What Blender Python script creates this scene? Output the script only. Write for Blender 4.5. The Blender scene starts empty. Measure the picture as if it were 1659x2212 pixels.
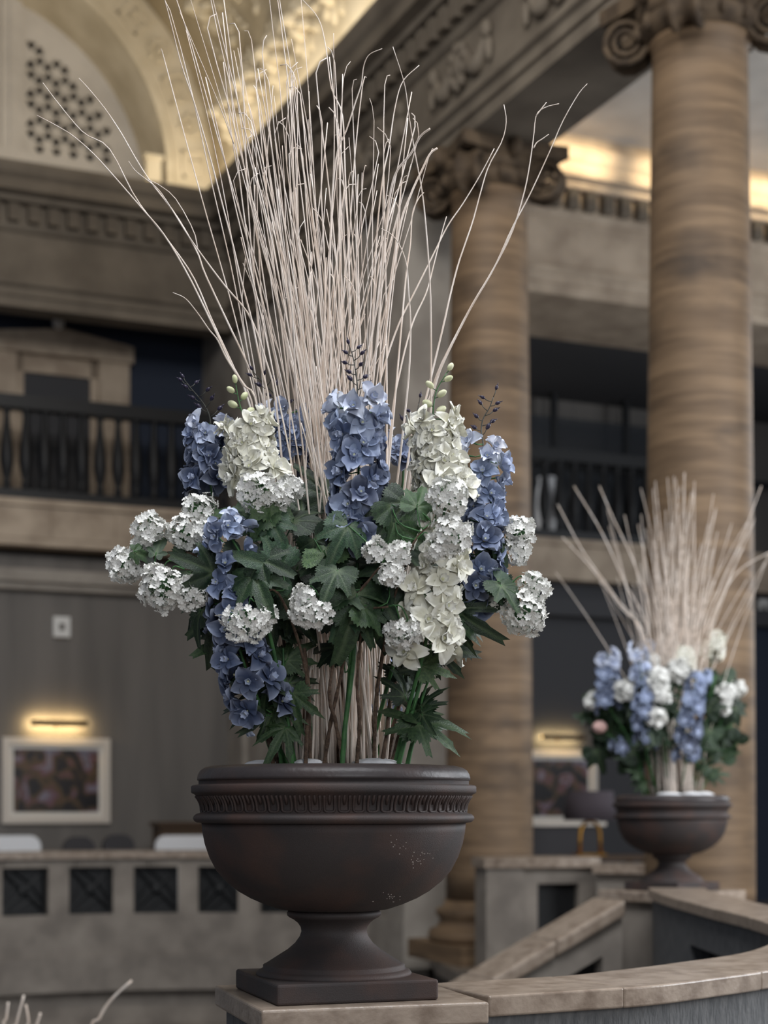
import bpy, math, random
from mathutils import Vector, Matrix, Quaternion
random.seed(7)
R = math.radians
sc = bpy.context.scene
COL = sc.collection
W = {}                                   # world matrices, kept by hand so parts can be placed in world space

# ---------------------------------------------------------------- camera, world, lights, exposure
FPX, HX, HY, EYE = 3560.0, 830.0, 1740.0, 1.65      # focal length in pixels, principal point, eye height
cam_d = bpy.data.cameras.new('camera'); cam = bpy.data.objects.new('camera', cam_d); COL.objects.link(cam)
cam.location = (0, 0, EYE); cam.rotation_euler = (R(90), 0, 0)
cam_d.sensor_fit = 'VERTICAL'; cam_d.sensor_height = 36; cam_d.lens = FPX / 2212 * 36
cam_d.shift_y = (HY - 1106) / 2212
cam_d.dof.use_dof = True; cam_d.dof.focus_distance = 4.55; cam_d.dof.aperture_fstop = 2.3
cam_d.clip_end = 200
sc.camera = cam
wd = bpy.data.worlds.new('world'); sc.world = wd; wd.use_nodes = True
wd.node_tree.nodes['Background'].inputs[0].default_value = (0.50, 0.56, 0.66, 1)
wd.node_tree.nodes['Background'].inputs[1].default_value = 0.17
sc.view_settings.view_transform = 'Standard'; sc.view_settings.look = 'None'
sc.view_settings.gamma = 1; sc.view_settings.exposure = 0.70
sc.view_settings.use_curve_mapping = False

def area(name, loc, target, sx, sy, power, col):
    l = bpy.data.lights.new(name, 'AREA'); l.shape = 'RECTANGLE'; l.size = sx; l.size_y = sy
    l.energy = power; l.color = col
    o = bpy.data.objects.new(name, l); COL.objects.link(o); o.location = loc
    o.rotation_euler = (Vector(target) - Vector(loc)).to_track_quat('-Z', 'Y').to_euler()
    return o
area('assumed_overhead_light', (1.0, 2.6, 10.2), (0.0, 4.9, 1.8), 6, 5, 600, (0.95, 0.97, 1.0))          # unseen overhead light, assumed from the flower tops being brightest
area('assumed_right_light', (9.5, 7.5, 4.6), (0, 8.5, 2.2), 5, 6, 560, (0.93, 0.96, 1.0))     # unseen side light, assumed from bright right edges of the columns and urn

area('hall_fill_light', (-1.62, 10.3, 10.4), (-5.4, 21.5, 6.0), 5, 3, 200, (1.0, 0.95, 0.88))       # unseen fill added above mid-hall to brighten the far wall
area('aisle_fill_light', (11.0, 21.0, 6.0), (2.0, 16.0, 7.4), 5, 5, 230, (0.90, 0.95, 1.0))      # unseen fill added beside the aisle to lift its ceiling and column edges
area('front_fill_light', (2.6, -5.5, 4.0), (0.0, 4.7, 2.0), 4, 4, 170, (0.97, 0.98, 1.0))         # frontal fill added behind the camera, no known window there
# ---------------------------------------------------------------- coordinate helpers
def P(px, py, d):                        # photograph pixel at distance d -> world point
    return Vector(((px - HX) / FPX * d, d, EYE + (HY - py) / FPX * d))
TH = R(23.75); O = Vector((-2.28, 24.2, 0))         # inner corner of the hall; local X to the right, Y away
CT, ST = math.cos(TH), math.sin(TH)
HALL = Matrix.Translation(O) @ Matrix.Rotation(TH, 4, 'Z')
HI = HALL.inverted()
def on_y(px, py, Y):                     # pixel -> hall-local point on the plane Y = const
    r = HI.to_3x3() @ Vector(((px - HX) / FPX, 1, (HY - py) / FPX)); c = HI @ Vector((0, 0, EYE))
    t = (Y - c.y) / r.y; return c + r * t
def on_x(px, py, X):
    r = HI.to_3x3() @ Vector(((px - HX) / FPX, 1, (HY - py) / FPX)); c = HI @ Vector((0, 0, EYE))
    t = (X - c.x) / r.x; return c + r * t

# ---------------------------------------------------------------- materials
def lin(c):
    return tuple((v / 12.92 if v <= 0.04045 else ((v + 0.055) / 1.055) ** 2.4) for v in (x / 255 for x in c))
MATS = {}   # every material is procedural
def mat(name, col, rough=0.6, col2=None, nscale=8, bump=0, bscale=60, stretch=(1, 1, 1), spec=0.4, metal=0, coords='Object',
        detail=6, distort=0.0, stain=None, ramp=(0.35, 0.65), objcol=False, attr=None, attrcol=None, emit=None, subs=0):
    m = bpy.data.materials.new(name); m.use_nodes = True
    nt = m.node_tree; nd = nt.nodes; lk = nt.links; b = nd['Principled BSDF']
    b.inputs['Roughness'].default_value = rough; b.inputs['Metallic'].default_value = metal
    b.inputs['Specular IOR Level'].default_value = spec
    c4 = (*col, 1)
    b.inputs['Base Color'].default_value = c4
    src = None
    tc = nd.new('ShaderNodeTexCoord'); mp = nd.new('ShaderNodeMapping'); mp.inputs['Scale'].default_value = stretch
    lk.new(tc.outputs[coords], mp.inputs['Vector'])
    if col2 is not None:
        n = nd.new('ShaderNodeTexNoise'); n.inputs['Scale'].default_value = nscale; n.inputs['Detail'].default_value = detail; n.inputs['Distortion'].default_value = distort
        lk.new(mp.outputs[0], n.inputs['Vector'])
        rp = nd.new('ShaderNodeValToRGB'); rp.color_ramp.elements[0].position = ramp[0]; rp.color_ramp.elements[1].position = ramp[1]
        rp.color_ramp.elements[0].color = c4; rp.color_ramp.elements[1].color = (*col2, 1)
        lk.new(n.outputs['Fac'], rp.inputs[0]); src = rp.outputs[0]
    if stain is not None:
        n2 = nd.new('ShaderNodeTexNoise'); n2.inputs['Scale'].default_value = 1.7; n2.inputs['Detail'].default_value = 7
        mp2 = nd.new('ShaderNodeMapping'); mp2.inputs['Scale'].default_value = (0.8, 0.8, 1.5); lk.new(tc.outputs[coords], mp2.inputs['Vector']); lk.new(mp2.outputs[0], n2.inputs['Vector'])
        r2 = nd.new('ShaderNodeValToRGB'); r2.color_ramp.elements[0].position = 0.52; r2.color_ramp.elements[1].position = 0.78
        lk.new(n2.outputs['Fac'], r2.inputs[0])
        mx = nd.new('ShaderNodeMix'); mx.data_type = 'RGBA'; lk.new(r2.outputs[0], mx.inputs[0]); lk.new(src, mx.inputs[6]); mx.inputs[7].default_value = (*stain, 1); src = mx.outputs[2]
    if objcol:
        oi = nd.new('ShaderNodeObjectInfo')
        mx = nd.new('ShaderNodeMix'); mx.data_type = 'RGBA'; mx.blend_type = 'MULTIPLY'; mx.inputs[0].default_value = 1
        if src: lk.new(src, mx.inputs[6])
        else: mx.inputs[6].default_value = c4
        lk.new(oi.outputs['Color'], mx.inputs[7]); src = mx.outputs[2]
    if attr:
        at = nd.new('ShaderNodeAttribute'); at.attribute_name = attr
        mx = nd.new('ShaderNodeMix'); mx.data_type = 'RGBA'
        lk.new(at.outputs['Fac'], mx.inputs[0])
        if src: lk.new(src, mx.inputs[6])
        else: mx.inputs[6].default_value = c4
        mx.inputs[7].default_value = (*attrcol, 1); src = mx.outputs[2]
    if src: lk.new(src, b.inputs['Base Color'])
    if bump:
        n = nd.new('ShaderNodeTexNoise'); n.inputs['Scale'].default_value = bscale; n.inputs['Detail'].default_value = 8
        lk.new(mp.outputs[0], n.inputs['Vector'])
        bp = nd.new('ShaderNodeBump'); bp.inputs['Strength'].default_value = bump; bp.inputs['Distance'].default_value = 0.02
        lk.new(n.outputs['Fac'], bp.inputs['Height']); lk.new(bp.outputs[0], b.inputs['Normal'])
    if emit:
        b.inputs['Emission Color'].default_value = (*emit[0], 1); b.inputs['Emission Strength'].default_value = emit[1]
    if subs:
        b.inputs['Subsurface Weight'].default_value = subs; b.inputs['Subsurface Radius'].default_value = (0.01, 0.01, 0.01)
    MATS[name] = m; return m
mat('travertine', lin((136, 112, 86)), 0.6, lin((94, 75, 56)), 2.6, stain=lin((66, 54, 43)), stretch=(0.45, 0.45, 5.5), detail=9, bump=0.15, bscale=8, ramp=(0.3, 0.72), distort=0.35)
mat('coping_stone', lin((162, 146, 131)), 0.28, lin((128, 112, 98)), 14, bump=0.12, bscale=50, ramp=(0.4, 0.68), spec=0.5)
mat('limestone', lin((194, 177, 157)), 0.75, lin((164, 147, 129)), 2.5)
mat('limestone_grey', lin((168, 160, 150)), 0.75, lin((140, 132, 123)), 2.0)
mat('carved_stone', lin((98, 82, 64)), 0.8, lin((62, 50, 38)), 6)
mat('entablature_stone', lin((128, 118, 105)), 0.75, lin((104, 95, 84)), 1.6)
mat('tooled_concrete', lin((116, 116, 116)), 0.85, lin((94, 95, 96)), 45, stretch=(1, 1, 0.3), bump=0.5, bscale=90)
mat('balustrade_stone', lin((152, 143, 133)), 0.8, lin((124, 116, 108)), 3)
mat('plaster', lin((214, 208, 200)), 0.8, lin((196, 190, 182)), 1.5)
mat('vault_plaster', lin((226, 214, 190)), 0.75, lin((205, 192, 166)), 2)
mat('wall_grey', lin((126, 121, 116)), 0.85, lin((108, 104, 100)), 1.2, stretch=(2, 2, 0.2))
mat('wall_dark', lin((70, 70, 73)), 0.8)
mat('wall_blue', lin((46, 54, 70)), 0.8)
mat('black_metal', lin((22, 22, 24)), 0.5)
mat('bronze_grille', lin((26, 27, 29)), 0.5, lin((16, 17, 18)), 20)
mat('brass', lin((190, 140, 60)), 0.3, metal=0.9)
mat('floor_stone', lin((120, 112, 104)), 0.35, lin((98, 90, 82)), 2)
mat('floor_low', lin((60, 60, 62)), 0.7)
mat('urn_cast', lin((58, 52, 51)), 0.6, lin((80, 60, 53)), 6, bump=0.16, bscale=330, spec=0.35, detail=9, ramp=(0.42, 0.75))
mat('urn_rim', lin((62, 56, 56)), 0.42, lin((78, 62, 57)), 5, bump=0.1, bscale=60, ramp=(0.45, 0.75))
mat('scuff', lin((170, 160, 152)), 0.8)
mat('twig', lin((238, 227, 217)), 0.6, lin((214, 195, 178)), 5, stretch=(6, 6, 1))
mat('bark', lin((112, 92, 76)), 0.85, lin((72, 57, 47)), 60, bump=0.4, bscale=200)
mat('green_stem', lin((72, 118, 66)), 0.5, lin((50, 88, 52)), 30)
mat('dark_stem', lin((66, 66, 60)), 0.6)
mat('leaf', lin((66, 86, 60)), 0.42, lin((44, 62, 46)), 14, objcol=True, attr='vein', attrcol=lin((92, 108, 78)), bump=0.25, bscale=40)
mat('petal_blue', (1, 1, 1), 0.6, (0.82, 0.82, 0.9), 30, objcol=True, attr='edge', attrcol=lin((196, 206, 230)), subs=0)
mat('petal_white', lin((240, 238, 226)), 0.6, lin((226, 223, 205)), 30, objcol=True, attr='edge', attrcol=lin((246, 245, 240)))
mat('floret', lin((246, 245, 240)), 0.6, lin((232, 231, 226)), 40, objcol=True)
mat('bud_purple', lin((46, 40, 62)), 0.35)
mat('bud_cream', lin((226, 224, 190)), 0.5, lin((190, 196, 150)), 25)
mat('flower_eye', lin((214, 214, 176)), 0.6)
mat('white_cotton', lin((236, 236, 238)), 0.9, bump=0.4, bscale=40)
mat('soil', lin((60, 52, 46)), 0.95, lin((36, 32, 28)), 30, bump=0.6, bscale=60)
mat('frame_white', lin((222, 212, 200)), 0.5)
mat('mat_board', lin((228, 224, 216)), 0.7)
mat('sofa_white', lin((236, 236, 238)), 0.8)
mat('chair_dark', lin((66, 64, 66)), 0.8)
mat('wood_dark', lin((78, 60, 44)), 0.5)
mat('shade_purple', lin((84, 76, 82)), 0.9)
mat('device_white', lin((232, 230, 226)), 0.5)
mat('glass_dark', lin((60, 66, 74)), 0.15, spec=0.6)
MATS['glass_dark'].node_tree.nodes['Principled BSDF'].inputs['Alpha'].default_value = 0.4
mat('lamp_glow', lin((255, 214, 140)), 0.5, emit=(lin((255, 205, 120)), 6))
mat('pink', lin((226, 186, 178)), 0.7)
def painting_mat(name, seed):
    m = bpy.data.materials.new(name); m.use_nodes = True; nt = m.node_tree; nd = nt.nodes; lk = nt.links
    b = nd['Principled BSDF']; b.inputs['Roughness'].default_value = 0.35
    tc = nd.new('ShaderNodeTexCoord'); mp = nd.new('ShaderNodeMapping'); mp.inputs['Location'].default_value = (seed, seed * 2, 0)
    n = nd.new('ShaderNodeTexNoise'); n.inputs['Scale'].default_value = 2.6; n.inputs['Detail'].default_value = 4; n.inputs['Distortion'].default_value = 1.6
    rp = nd.new('ShaderNodeValToRGB'); e = rp.color_ramp.elements
    cols = [(0.3, (20, 18, 22)), (0.45, (34, 28, 28)), (0.52, (92, 72, 44)), (0.57, (104, 66, 78)), (0.63, (128, 124, 138)), (0.72, (30, 28, 36))]
    e[0].position, e[0].color = cols[0][0], (*lin(cols[0][1]), 1); e[1].position, e[1].color = cols[-1][0], (*lin(cols[-1][1]), 1)
    for p, c in cols[1:-1]:
        x = e.new(p); x.color = (*lin(c), 1)
    lk.new(tc.outputs['Object'], mp.inputs[0]); lk.new(mp.outputs[0], n.inputs['Vector']); lk.new(n.outputs['Fac'], rp.inputs[0]); lk.new(rp.outputs[0], b.inputs['Base Color'])
    MATS[name] = m
painting_mat('painting_a', 3.1); painting_mat('painting_b', 8.4)

# ---------------------------------------------------------------- mesh helpers
class MB:
    def __init__(s): s.v = []; s.f = []; s.a = []
    def add(s, vs, fs, a=None):
        k = len(s.v); s.v += [tuple(x) for x in vs]; s.f += [tuple(i + k for i in f) for f in fs]
        s.a += list(a) if a is not None else [0.0] * len(vs); return s
    def box(s, x0, x1, y0, y1, z0, z1):
        return s.add([(x0, y0, z0), (x1, y0, z0), (x1, y1, z0), (x0, y1, z0), (x0, y0, z1), (x1, y0, z1), (x1, y1, z1), (x0, y1, z1)],
                     [(0, 3, 2, 1), (4, 5, 6, 7), (0, 1, 5, 4), (1, 2, 6, 5), (2, 3, 7, 6), (3, 0, 4, 7)])
    def prism(s, pts, z0, z1):           # pts counter-clockwise in xy
        n = len(pts)
        return s.add([(x, y, z0) for x, y in pts] + [(x, y, z1) for x, y in pts],
                     [tuple(range(n - 1, -1, -1)), tuple(range(n, 2 * n))] + [(i, (i + 1) % n, n + (i + 1) % n, n + i) for i in range(n)])
    def lathe(s, prof, n=48, c=(0, 0, 0)):   # prof: list of (r, z) from bottom to top
        vs = []; fs = []
        for r, z in prof:
            for k in range(n):
                a = 2 * math.pi * k / n; vs.append((c[0] + r * math.cos(a), c[1] + r * math.sin(a), c[2] + z))
        for j in range(len(prof) - 1):
            for k in range(n):
                k2 = (k + 1) % n; fs.append((j * n + k, j * n + k2, (j + 1) * n + k2, (j + 1) * n + k))
        fs.append(tuple(range(n - 1, -1, -1))); fs.append(tuple((len(prof) - 1) * n + k for k in range(n)))
        return s.add(vs, fs)
    def tube(s, pts, rad, n=6):
        pts = [Vector(p) for p in pts]; m = len(pts)
        rs = rad if isinstance(rad, (list, tuple)) else [rad] * m
        vs = []; fs = []; prev = None
        for i, p in enumerate(pts):
            t = (pts[min(i + 1, m - 1)] - pts[max(i - 1, 0)])
            t = t.normalized() if t.length > 1e-9 else Vector((0, 0, 1))
            if prev is None:
                prev = Vector((1, 0, 0)) if abs(t.x) < 0.9 else Vector((0, 1, 0))
            e1 = (prev - t * prev.dot(t)).normalized(); e2 = t.cross(e1); prev = e1
            for k in range(n):
                a = 2 * math.pi * k / n; vs.append(p + (e1 * math.cos(a) + e2 * math.sin(a)) * rs[i])
        for i in range(m - 1):
            for k in range(n):
                k2 = (k + 1) % n; fs.append((i * n + k, i * n + k2, (i + 1) * n + k2, (i + 1) * n + k))
        fs.append(tuple(range(n - 1, -1, -1))); fs.append(tuple((m - 1) * n + k for k in range(n)))
        return s.add(vs, fs)
    def blob(s, c, rx, ry, rz, n=10, m=6, rot=None):
        vs = []; fs = []
        for j in range(1, m):
            ph = math.pi * j / m
            for k in range(n):
                a = 2 * math.pi * k / n
                q = Vector((rx * math.sin(ph) * math.cos(a), ry * math.sin(ph) * math.sin(a), -rz * math.cos(ph)))
                vs.append((rot @ q if rot else q) + Vector(c))
        b = Vector((0, 0, -rz)); t = Vector((0, 0, rz))
        vs.append((rot @ b if rot else b) + Vector(c)); vs.append((rot @ t if rot else t) + Vector(c))
        ib, it = len(vs) - 2, len(vs) - 1
        for j in range(m - 2):
            for k in range(n):
                k2 = (k + 1) % n; fs.append((j * n + k, j * n + k2, (j + 1) * n + k2, (j + 1) * n + k))
        for k in range(n):
            k2 = (k + 1) % n; fs.append((ib, k2, k)); fs.append(((m - 2) * n + k, (m - 2) * n + k2, it))
        return s.add(vs, fs)
    def mesh(s, name, mtl, smooth=False, attr=None):
        me = bpy.data.meshes.new(name); me.from_pydata(s.v, [], s.f); me.update()
        if mtl: me.materials.append(MATS[mtl])
        if smooth: me.polygons.foreach_set('use_smooth', [True] * len(me.polygons))
        if attr:
            at = me.attributes.new(attr, 'FLOAT', 'POINT'); at.data.foreach_set('value', s.a)
        return me
def tag(o, label=None, cat=None, group=None, kind=None):
    if label: o['label'] = label
    if cat: o['category'] = cat
    if group: o['group'] = group
    if kind: o['kind'] = kind
    return o
I4 = Matrix.Identity(4)
def put(name, me, parent=None, M=I4, color=None):
    """link a mesh (or an Empty when me is None) whose WORLD matrix is M"""
    if isinstance(me, tuple): me = me[0].mesh(name, *me[1:])
    o = bpy.data.objects.new(name, me); COL.objects.link(o)
    W[o] = M.copy()
    if parent: o.parent = parent; o.matrix_basis = W[parent].inverted() @ M
    else: o.matrix_basis = M
    if color: o.color = (*color, 1)
    return o
def bevel(o, w, seg=2):
    m = o.modifiers.new('bevel', 'BEVEL'); m.width = w; m.segments = seg; m.limit_method = 'ANGLE'; m.angle_limit = R(40); return o
def struct(name, mb, mtl, M=HALL, smooth=False):
    return tag(put(name, mb.mesh(name, mtl, smooth), None, M), kind='structure')
T = Matrix.Translation
def frame(y, z, loc):                    # matrix whose local Z is z and local Y is close to y
    z = Vector(z).normalized(); y = Vector(y); y = (y - z * y.dot(z)).normalized(); x = y.cross(z)
    return Matrix(((x.x, y.x, z.x, loc[0]), (x.y, y.y, z.y, loc[1]), (x.z, y.z, z.z, loc[2]), (0, 0, 0, 1)))
def spline(pts, n):                      # Catmull-Rom through pts
    pts = [Vector(p) for p in pts]; q = [pts[0] * 2 - pts[1]] + pts + [pts[-1] * 2 - pts[-2]]; out = []
    m = len(pts) - 1
    for i in range(n + 1):
        t = i / n * m; k = min(int(t), m - 1); u = t - k
        a, b, c, d = q[k], q[k + 1], q[k + 2], q[k + 3]
        out.append(0.5 * ((2 * b) + (c - a) * u + (2 * a - 5 * b + 4 * c - d) * u * u + (3 * b - 3 * c + d - a) * u ** 3))
    return out

# ================================================================ THE HALL
ZB, ZT = 8.60, 10.45                     # entablature bottom and top
PROF = [(0, ZB), (0, 8.74), (.035, 8.75), (.035, 8.86), (.09, 8.90), (.09, 8.95), (0, 8.97), (0, 9.62), (.05, 9.65), (.08, 9.70), (.08, 9.98),
        (.24, 9.99), (.26, 10.06), (.40, 10.09), (.40, 10.24), (.46, 10.30), (.50, 10.40), (.50, ZT)]
def profile_sweep(stations, extra):      # stations: function (o) -> list of xy; extra: closing profile points given as xy lists
    rows = [[(x, y, z) for x, y in stations(o)] for o, z in PROF]
    rows += extra
    mb = MB(); n = len(rows[0]); vs = [p for r in rows for p in r]
    fs = []
    for j in range(len(rows)):
        j2 = (j + 1) % len(rows)
        for i in range(n - 1): fs.append((j * n + i, j2 * n + i, j2 * n + i + 1, j * n + i + 1))
    fs.append(tuple(j * n for j in range(len(rows)))[::-1]); fs.append(tuple(j * n + n - 1 for j in range(len(rows))))
    return mb.add(vs, fs)
# main entablature: far side, inner corner, then along the colonnade towards the camera
st = lambda o: [(-9.5, -o), (-o, -o), (-o, -19)]
ent = struct('trim_1', profile_sweep(st, [[(-9.5, .4, ZT), (.92, .4, ZT), (.92, -19, ZT)], [(-9.5, .4, ZB), (.92, .4, ZB), (.92, -19, ZB)]]), 'entablature_stone')
dent = MB().box(-.075, .075, -.2, -.07, 9.74, 9.97).mesh('dentil', 'entablature_stone')
for k in range(26):
    put('dentil', dent, ent, HALL @ T((-.42 - k * .275, 0, 0)))
dent_a = MB().box(-.2, -.07, -.075, .075, 9.74, 9.97).mesh('dentil', 'entablature_stone')
for k in range(44):
    put('dentil', dent_a, ent, HALL @ T((0, -.42 - k * .275, 0)))
# carved garlands on the frieze of the colonnade side
g = MB()
for s in (-1, 1):
    pts = [(-.035, s * (.12 + .48 * t), 9.47 - .3 * math.sin(t * math.pi * .95) + .02 * t) for t in [i / 12 for i in range(13)]]
    g.tube(pts, [.03 + .06 * math.sin(math.pi * i / 12) for i in range(13)], 8)
for a in range(9):
    t = a / 9 * 2 * math.pi; g.blob((-.05, .15 * math.cos(t), 9.33 + .19 * math.sin(t)), .06, .065, .075, 8, 5)
g.blob((-.05, 0, 9.33), .07, .11, .14, 10, 6)
for s in (-1, 1): g.blob((-.05, s * .62, 9.46), .06, .08, .1, 8, 5); g.blob((-.04, s * .66, 9.25), .04, .05, .13, 8, 5)
gm = g.mesh('garland', 'entablature_stone', True)
for k in range(7): put('garland', gm, ent, HALL @ T((0, -1.4 - k * 2.1, 0)))

# end wall: ground floor, balcony slab, upper wall behind the balcony
YG, YU = .35, 1.6
struct('wall_back', MB().box(-10, .1, YG, YG + .3, -.2, 5.2), 'wall_grey')
slab = struct('trim_2', MB().box(-10, .12, 0, 2.0, 5.28, 5.93), 'limestone')
for (o0, z0, z1) in ((-.06, 5.83, 5.93), (-.03, 5.28, 5.38)):
    put('slab_moulding', (MB().box(-10, .1, o0, 0, z0, z1), 'limestone'), slab, HALL)
for k in range(11): put('slab_block', (MB().box(-9.98 + k * .92, -9.98 + k * .92 + .905, -.02, 0, 5.39, 5.82), 'limestone'), slab, HALL)
struct('trim_3', MB().box(-10, .1, .12, .42, 4.80, 4.98).box(-10, .1, .2, .42, 4.70, 4.80), 'limestone_grey')
struct('trim_4', MB().box(-10, .1, .75, 1.0, 4.9, 5.28), 'wall_dark')
struct('ceiling_balcony', MB().box(-10, .1, .4, 2.2, 9.3, 9.5), 'wall_dark')
struct('wall_back_upper', MB().box(-10, .1, YU, YU + .3, 5.93, 9.3), 'wall_blue')
# side pier carrying the entablature, and its continuation past the balcony
ye = on_x(886, 900, .1).y
struct('wall_right', MB().box(.1, .86, ye, .4, -.2, ZB).box(.1, .86, .4, 2.2, -.2, 9.5), 'limestone_grey')
struct('trim_5', MB().box(.02, .1, ye, 0, -.2, .35).box(.04, .1, ye, -.01, 5.2, 5.5).box(.03, .1, ye, ye + .5, .35, 5.2).box(.03, .1, -.55, -.01, .35, 5.2)
       .box(.03, .1, ye, ye + .5, 5.5, 8.5).box(.03, .1, -.55, -.01, 5.5, 8.5), 'limestone_grey')

# barrel vault with end lunette
XC, ZC, RV, RL, RD = -3.70, 10.75, 3.68, 2.75, 1.15
NV = 40
mb = MB(); vs = []; fs = []
ring = [(XC + RV, ZT - .05)] + [(XC + RV * math.cos(R(150) * i / NV), ZC + RV * math.sin(R(150) * i / NV)) for i in range(NV + 1)]
for (x, z) in ring: vs += [(x, -9, z), (x, .02, z)]
for i in range(len(ring) - 1): fs.append((2 * i, 2 * i + 2, 2 * i + 3, 2 * i + 1))
vault = struct('ceiling', mb.add(vs, fs), 'vault_plaster', smooth=True)
sm = vault.modifiers.new('thick', 'SOLIDIFY'); sm.thickness = .2; sm.offset = 1
# band face of the end arch, its soffit and mouldings
def arc_pts(r, n=48, a0=0, a1=180): return [(XC + r * math.cos(R(a0 + (a1 - a0) * i / n)), ZC + r * math.sin(R(a0 + (a1 - a0) * i / n))) for i in range(n + 1)]
def arch_ring(r0, r1, y0, y1, stilt=True):
    a, b = arc_pts(r0), arc_pts(r1)
    if stilt:
        a = [(a[0][0], ZT - .05)] + a + [(a[-1][0], ZT - .05)]; b = [(b[0][0], ZT - .05)] + b + [(b[-1][0], ZT - .05)]
    n = len(a); vs = [(x, y0, z) for x, z in a] + [(x, y0, z) for x, z in b] + [(x, y1, z) for x, z in a] + [(x, y1, z) for x, z in b]
    fs = []
    for i in range(n - 1):
        fs += [(i, n + i, n + i + 1, i + 1), (2 * n + i, 2 * n + i + 1, 3 * n + i + 1, 3 * n + i), (i, i + 1, 2 * n + i + 1, 2 * n + i), (n + i, 3 * n + i, 3 * n + i + 1, n + i + 1)]
    return MB().add(vs, fs)
band = struct('wall_back_arch', arch_ring(RL, RV + .05, 0, RD), 'vault_plaster', smooth=False)
put('arch_moulding', arch_ring(RL - .0, RL + .09, -.06, 0).mesh('arch_moulding', 'vault_plaster'), band, HALL)
put('arch_moulding', arch_ring(RL + .11, RL + .15, -.03, 0).mesh('arch_moulding', 'vault_plaster'), band, HALL)
put('arch_moulding', arch_ring(RV - .2, RV - .13, -.04, 0).mesh('arch_moulding', 'vault_plaster'), band, HALL)
# relief panels on the band: squared key pattern alternating with rosettes
key = MB()
for (x0, x1, z0, z1) in ((-.2, .2, .16, .2), (-.2, -.16, -.2, .2), (-.2, .2, -.2, -.16), (.16, .2, -.2, .06), (-.08, .2, .04, .08), (-.08, -.04, -.08, .08), (-.08, .09, -.09, -.05)):
    key.box(x0, x1, -.025, 0, z0, z1)
keym = key.mesh('relief_panel', 'vault_plaster')
ros = MB().blob((0, -.01, 0), .07, .05, .07, 10, 6)
for k in range(8):
    t = k * math.pi / 4; ros.blob((.13 * math.cos(t), -.01, .13 * math.sin(t)), .07, .035, .05, 8, 5, Matrix.Rotation(-t, 3, 'Y'))
rosm = ros.mesh('relief_rosette', 'vault_plaster', True)
for k in range(18):
    t = R(4 + k * 10); r = (RL + RV) / 2 - .02
    M = HALL @ T((XC + r * math.cos(t), 0, ZC + r * math.sin(t))) @ Matrix.Rotation(-(t - math.pi / 2), 4, 'Y')
    put('relief_panel' if k % 2 == 0 else 'relief_rosette', keym if k % 2 == 0 else rosm, band, M)
# lunette wall with pierced lattice
def inside(x, z): return x > LX0 and z > LZ0 and (x - XC) ** 2 + (z - ZC) ** 2 < (RL - .38) ** 2
pl = on_y(48, 325, RD); LX0, LZ0 = pl.x, pl.z
lun = MB(); S = .25; holes = MB()
hh = S * math.sqrt(3) / 2; y0, y1 = RD - .04, RD + .06
def tri_cell(p):
    cx = sum(q[0] for q in p) / 3; cz = sum(q[1] for q in p) / 3
    if inside(cx, cz):
        q = [(cx + (a - cx) * .62, cz + (b - cz) * .62) for a, b in p]
        # a small three-lobed opening through the slab
        h = []
        for i in range(3):
            a, b = q[i], q[(i + 1) % 3]; mid = ((a[0] + b[0]) / 2, (a[1] + b[1]) / 2)
            h += [a, (cx + (mid[0] - cx) * 1.25, cz + (mid[1] - cz) * 1.25)]
        o = []
        for i in range(3):
            a, b = p[i], p[(i + 1) % 3]; o += [a, ((a[0] + b[0]) / 2, (a[1] + b[1]) / 2)]
        vs = [(a, y0, b) for a, b in o] + [(a, y0, b) for a, b in h] + [(a, y1, b) for a, b in h]
        lun.add(vs, [(i, 6 + i, 6 + (i + 1) % 6, (i + 1) % 6) for i in range(6)] + [(6 + i, 12 + i, 12 + (i + 1) % 6, 6 + (i + 1) % 6) for i in range(6)])
    else:
        lun.add([(a, y0, b) for a, b in p], [(0, 1, 2)])
for j in range(-2, 20):
    for i in range(-26, 16):
        x = LX0 + i * S + (j % 2) * S / 2; z = LZ0 - .1 + j * hh
        for p in ([(x, z), (x + S, z), (x + S / 2, z + hh)], [(x + S, z), (x + S * 1.5, z + hh), (x + S / 2, z + hh)]):
            if max((a - XC) ** 2 + (b - ZC) ** 2 for a, b in p) < (RL + .3) ** 2: tri_cell(p)
lw = struct('wall_back_lunette', lun, 'plaster')
put('lattice_backing', (MB().box(XC - RL, XC + RL, RD + .3, RD + .35, ZT, ZC + RL), 'wall_dark'), lw, HALL)
put('mullion', (MB().box(LX0 - .32, LX0 - .02, RD - .12, RD - .04, ZT, ZC + RL), 'plaster'), lw, HALL)
put('mullion_fillet', (MB().box(LX0 - .2, LX0 - .14, RD - .15, RD - .12, ZT, ZC + RL), 'plaster'), lw, HALL)
put('lunette_sill', (MB().box(XC - RL, XC + RL, RD - .16, RD - .04, ZT, LZ0 - .06), 'plaster'), lw, HALL)
pi_ = on_y(325, 365, .1)
put('impost_block', (MB().box(pi_.x - .11, pi_.x + .11, -.1, .0, ZT, pi_.z + .08).box(pi_.x - .14, pi_.x + .14, -.13, 0, pi_.z + .08, pi_.z + .13), 'vault_plaster'), band, HALL)
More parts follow.
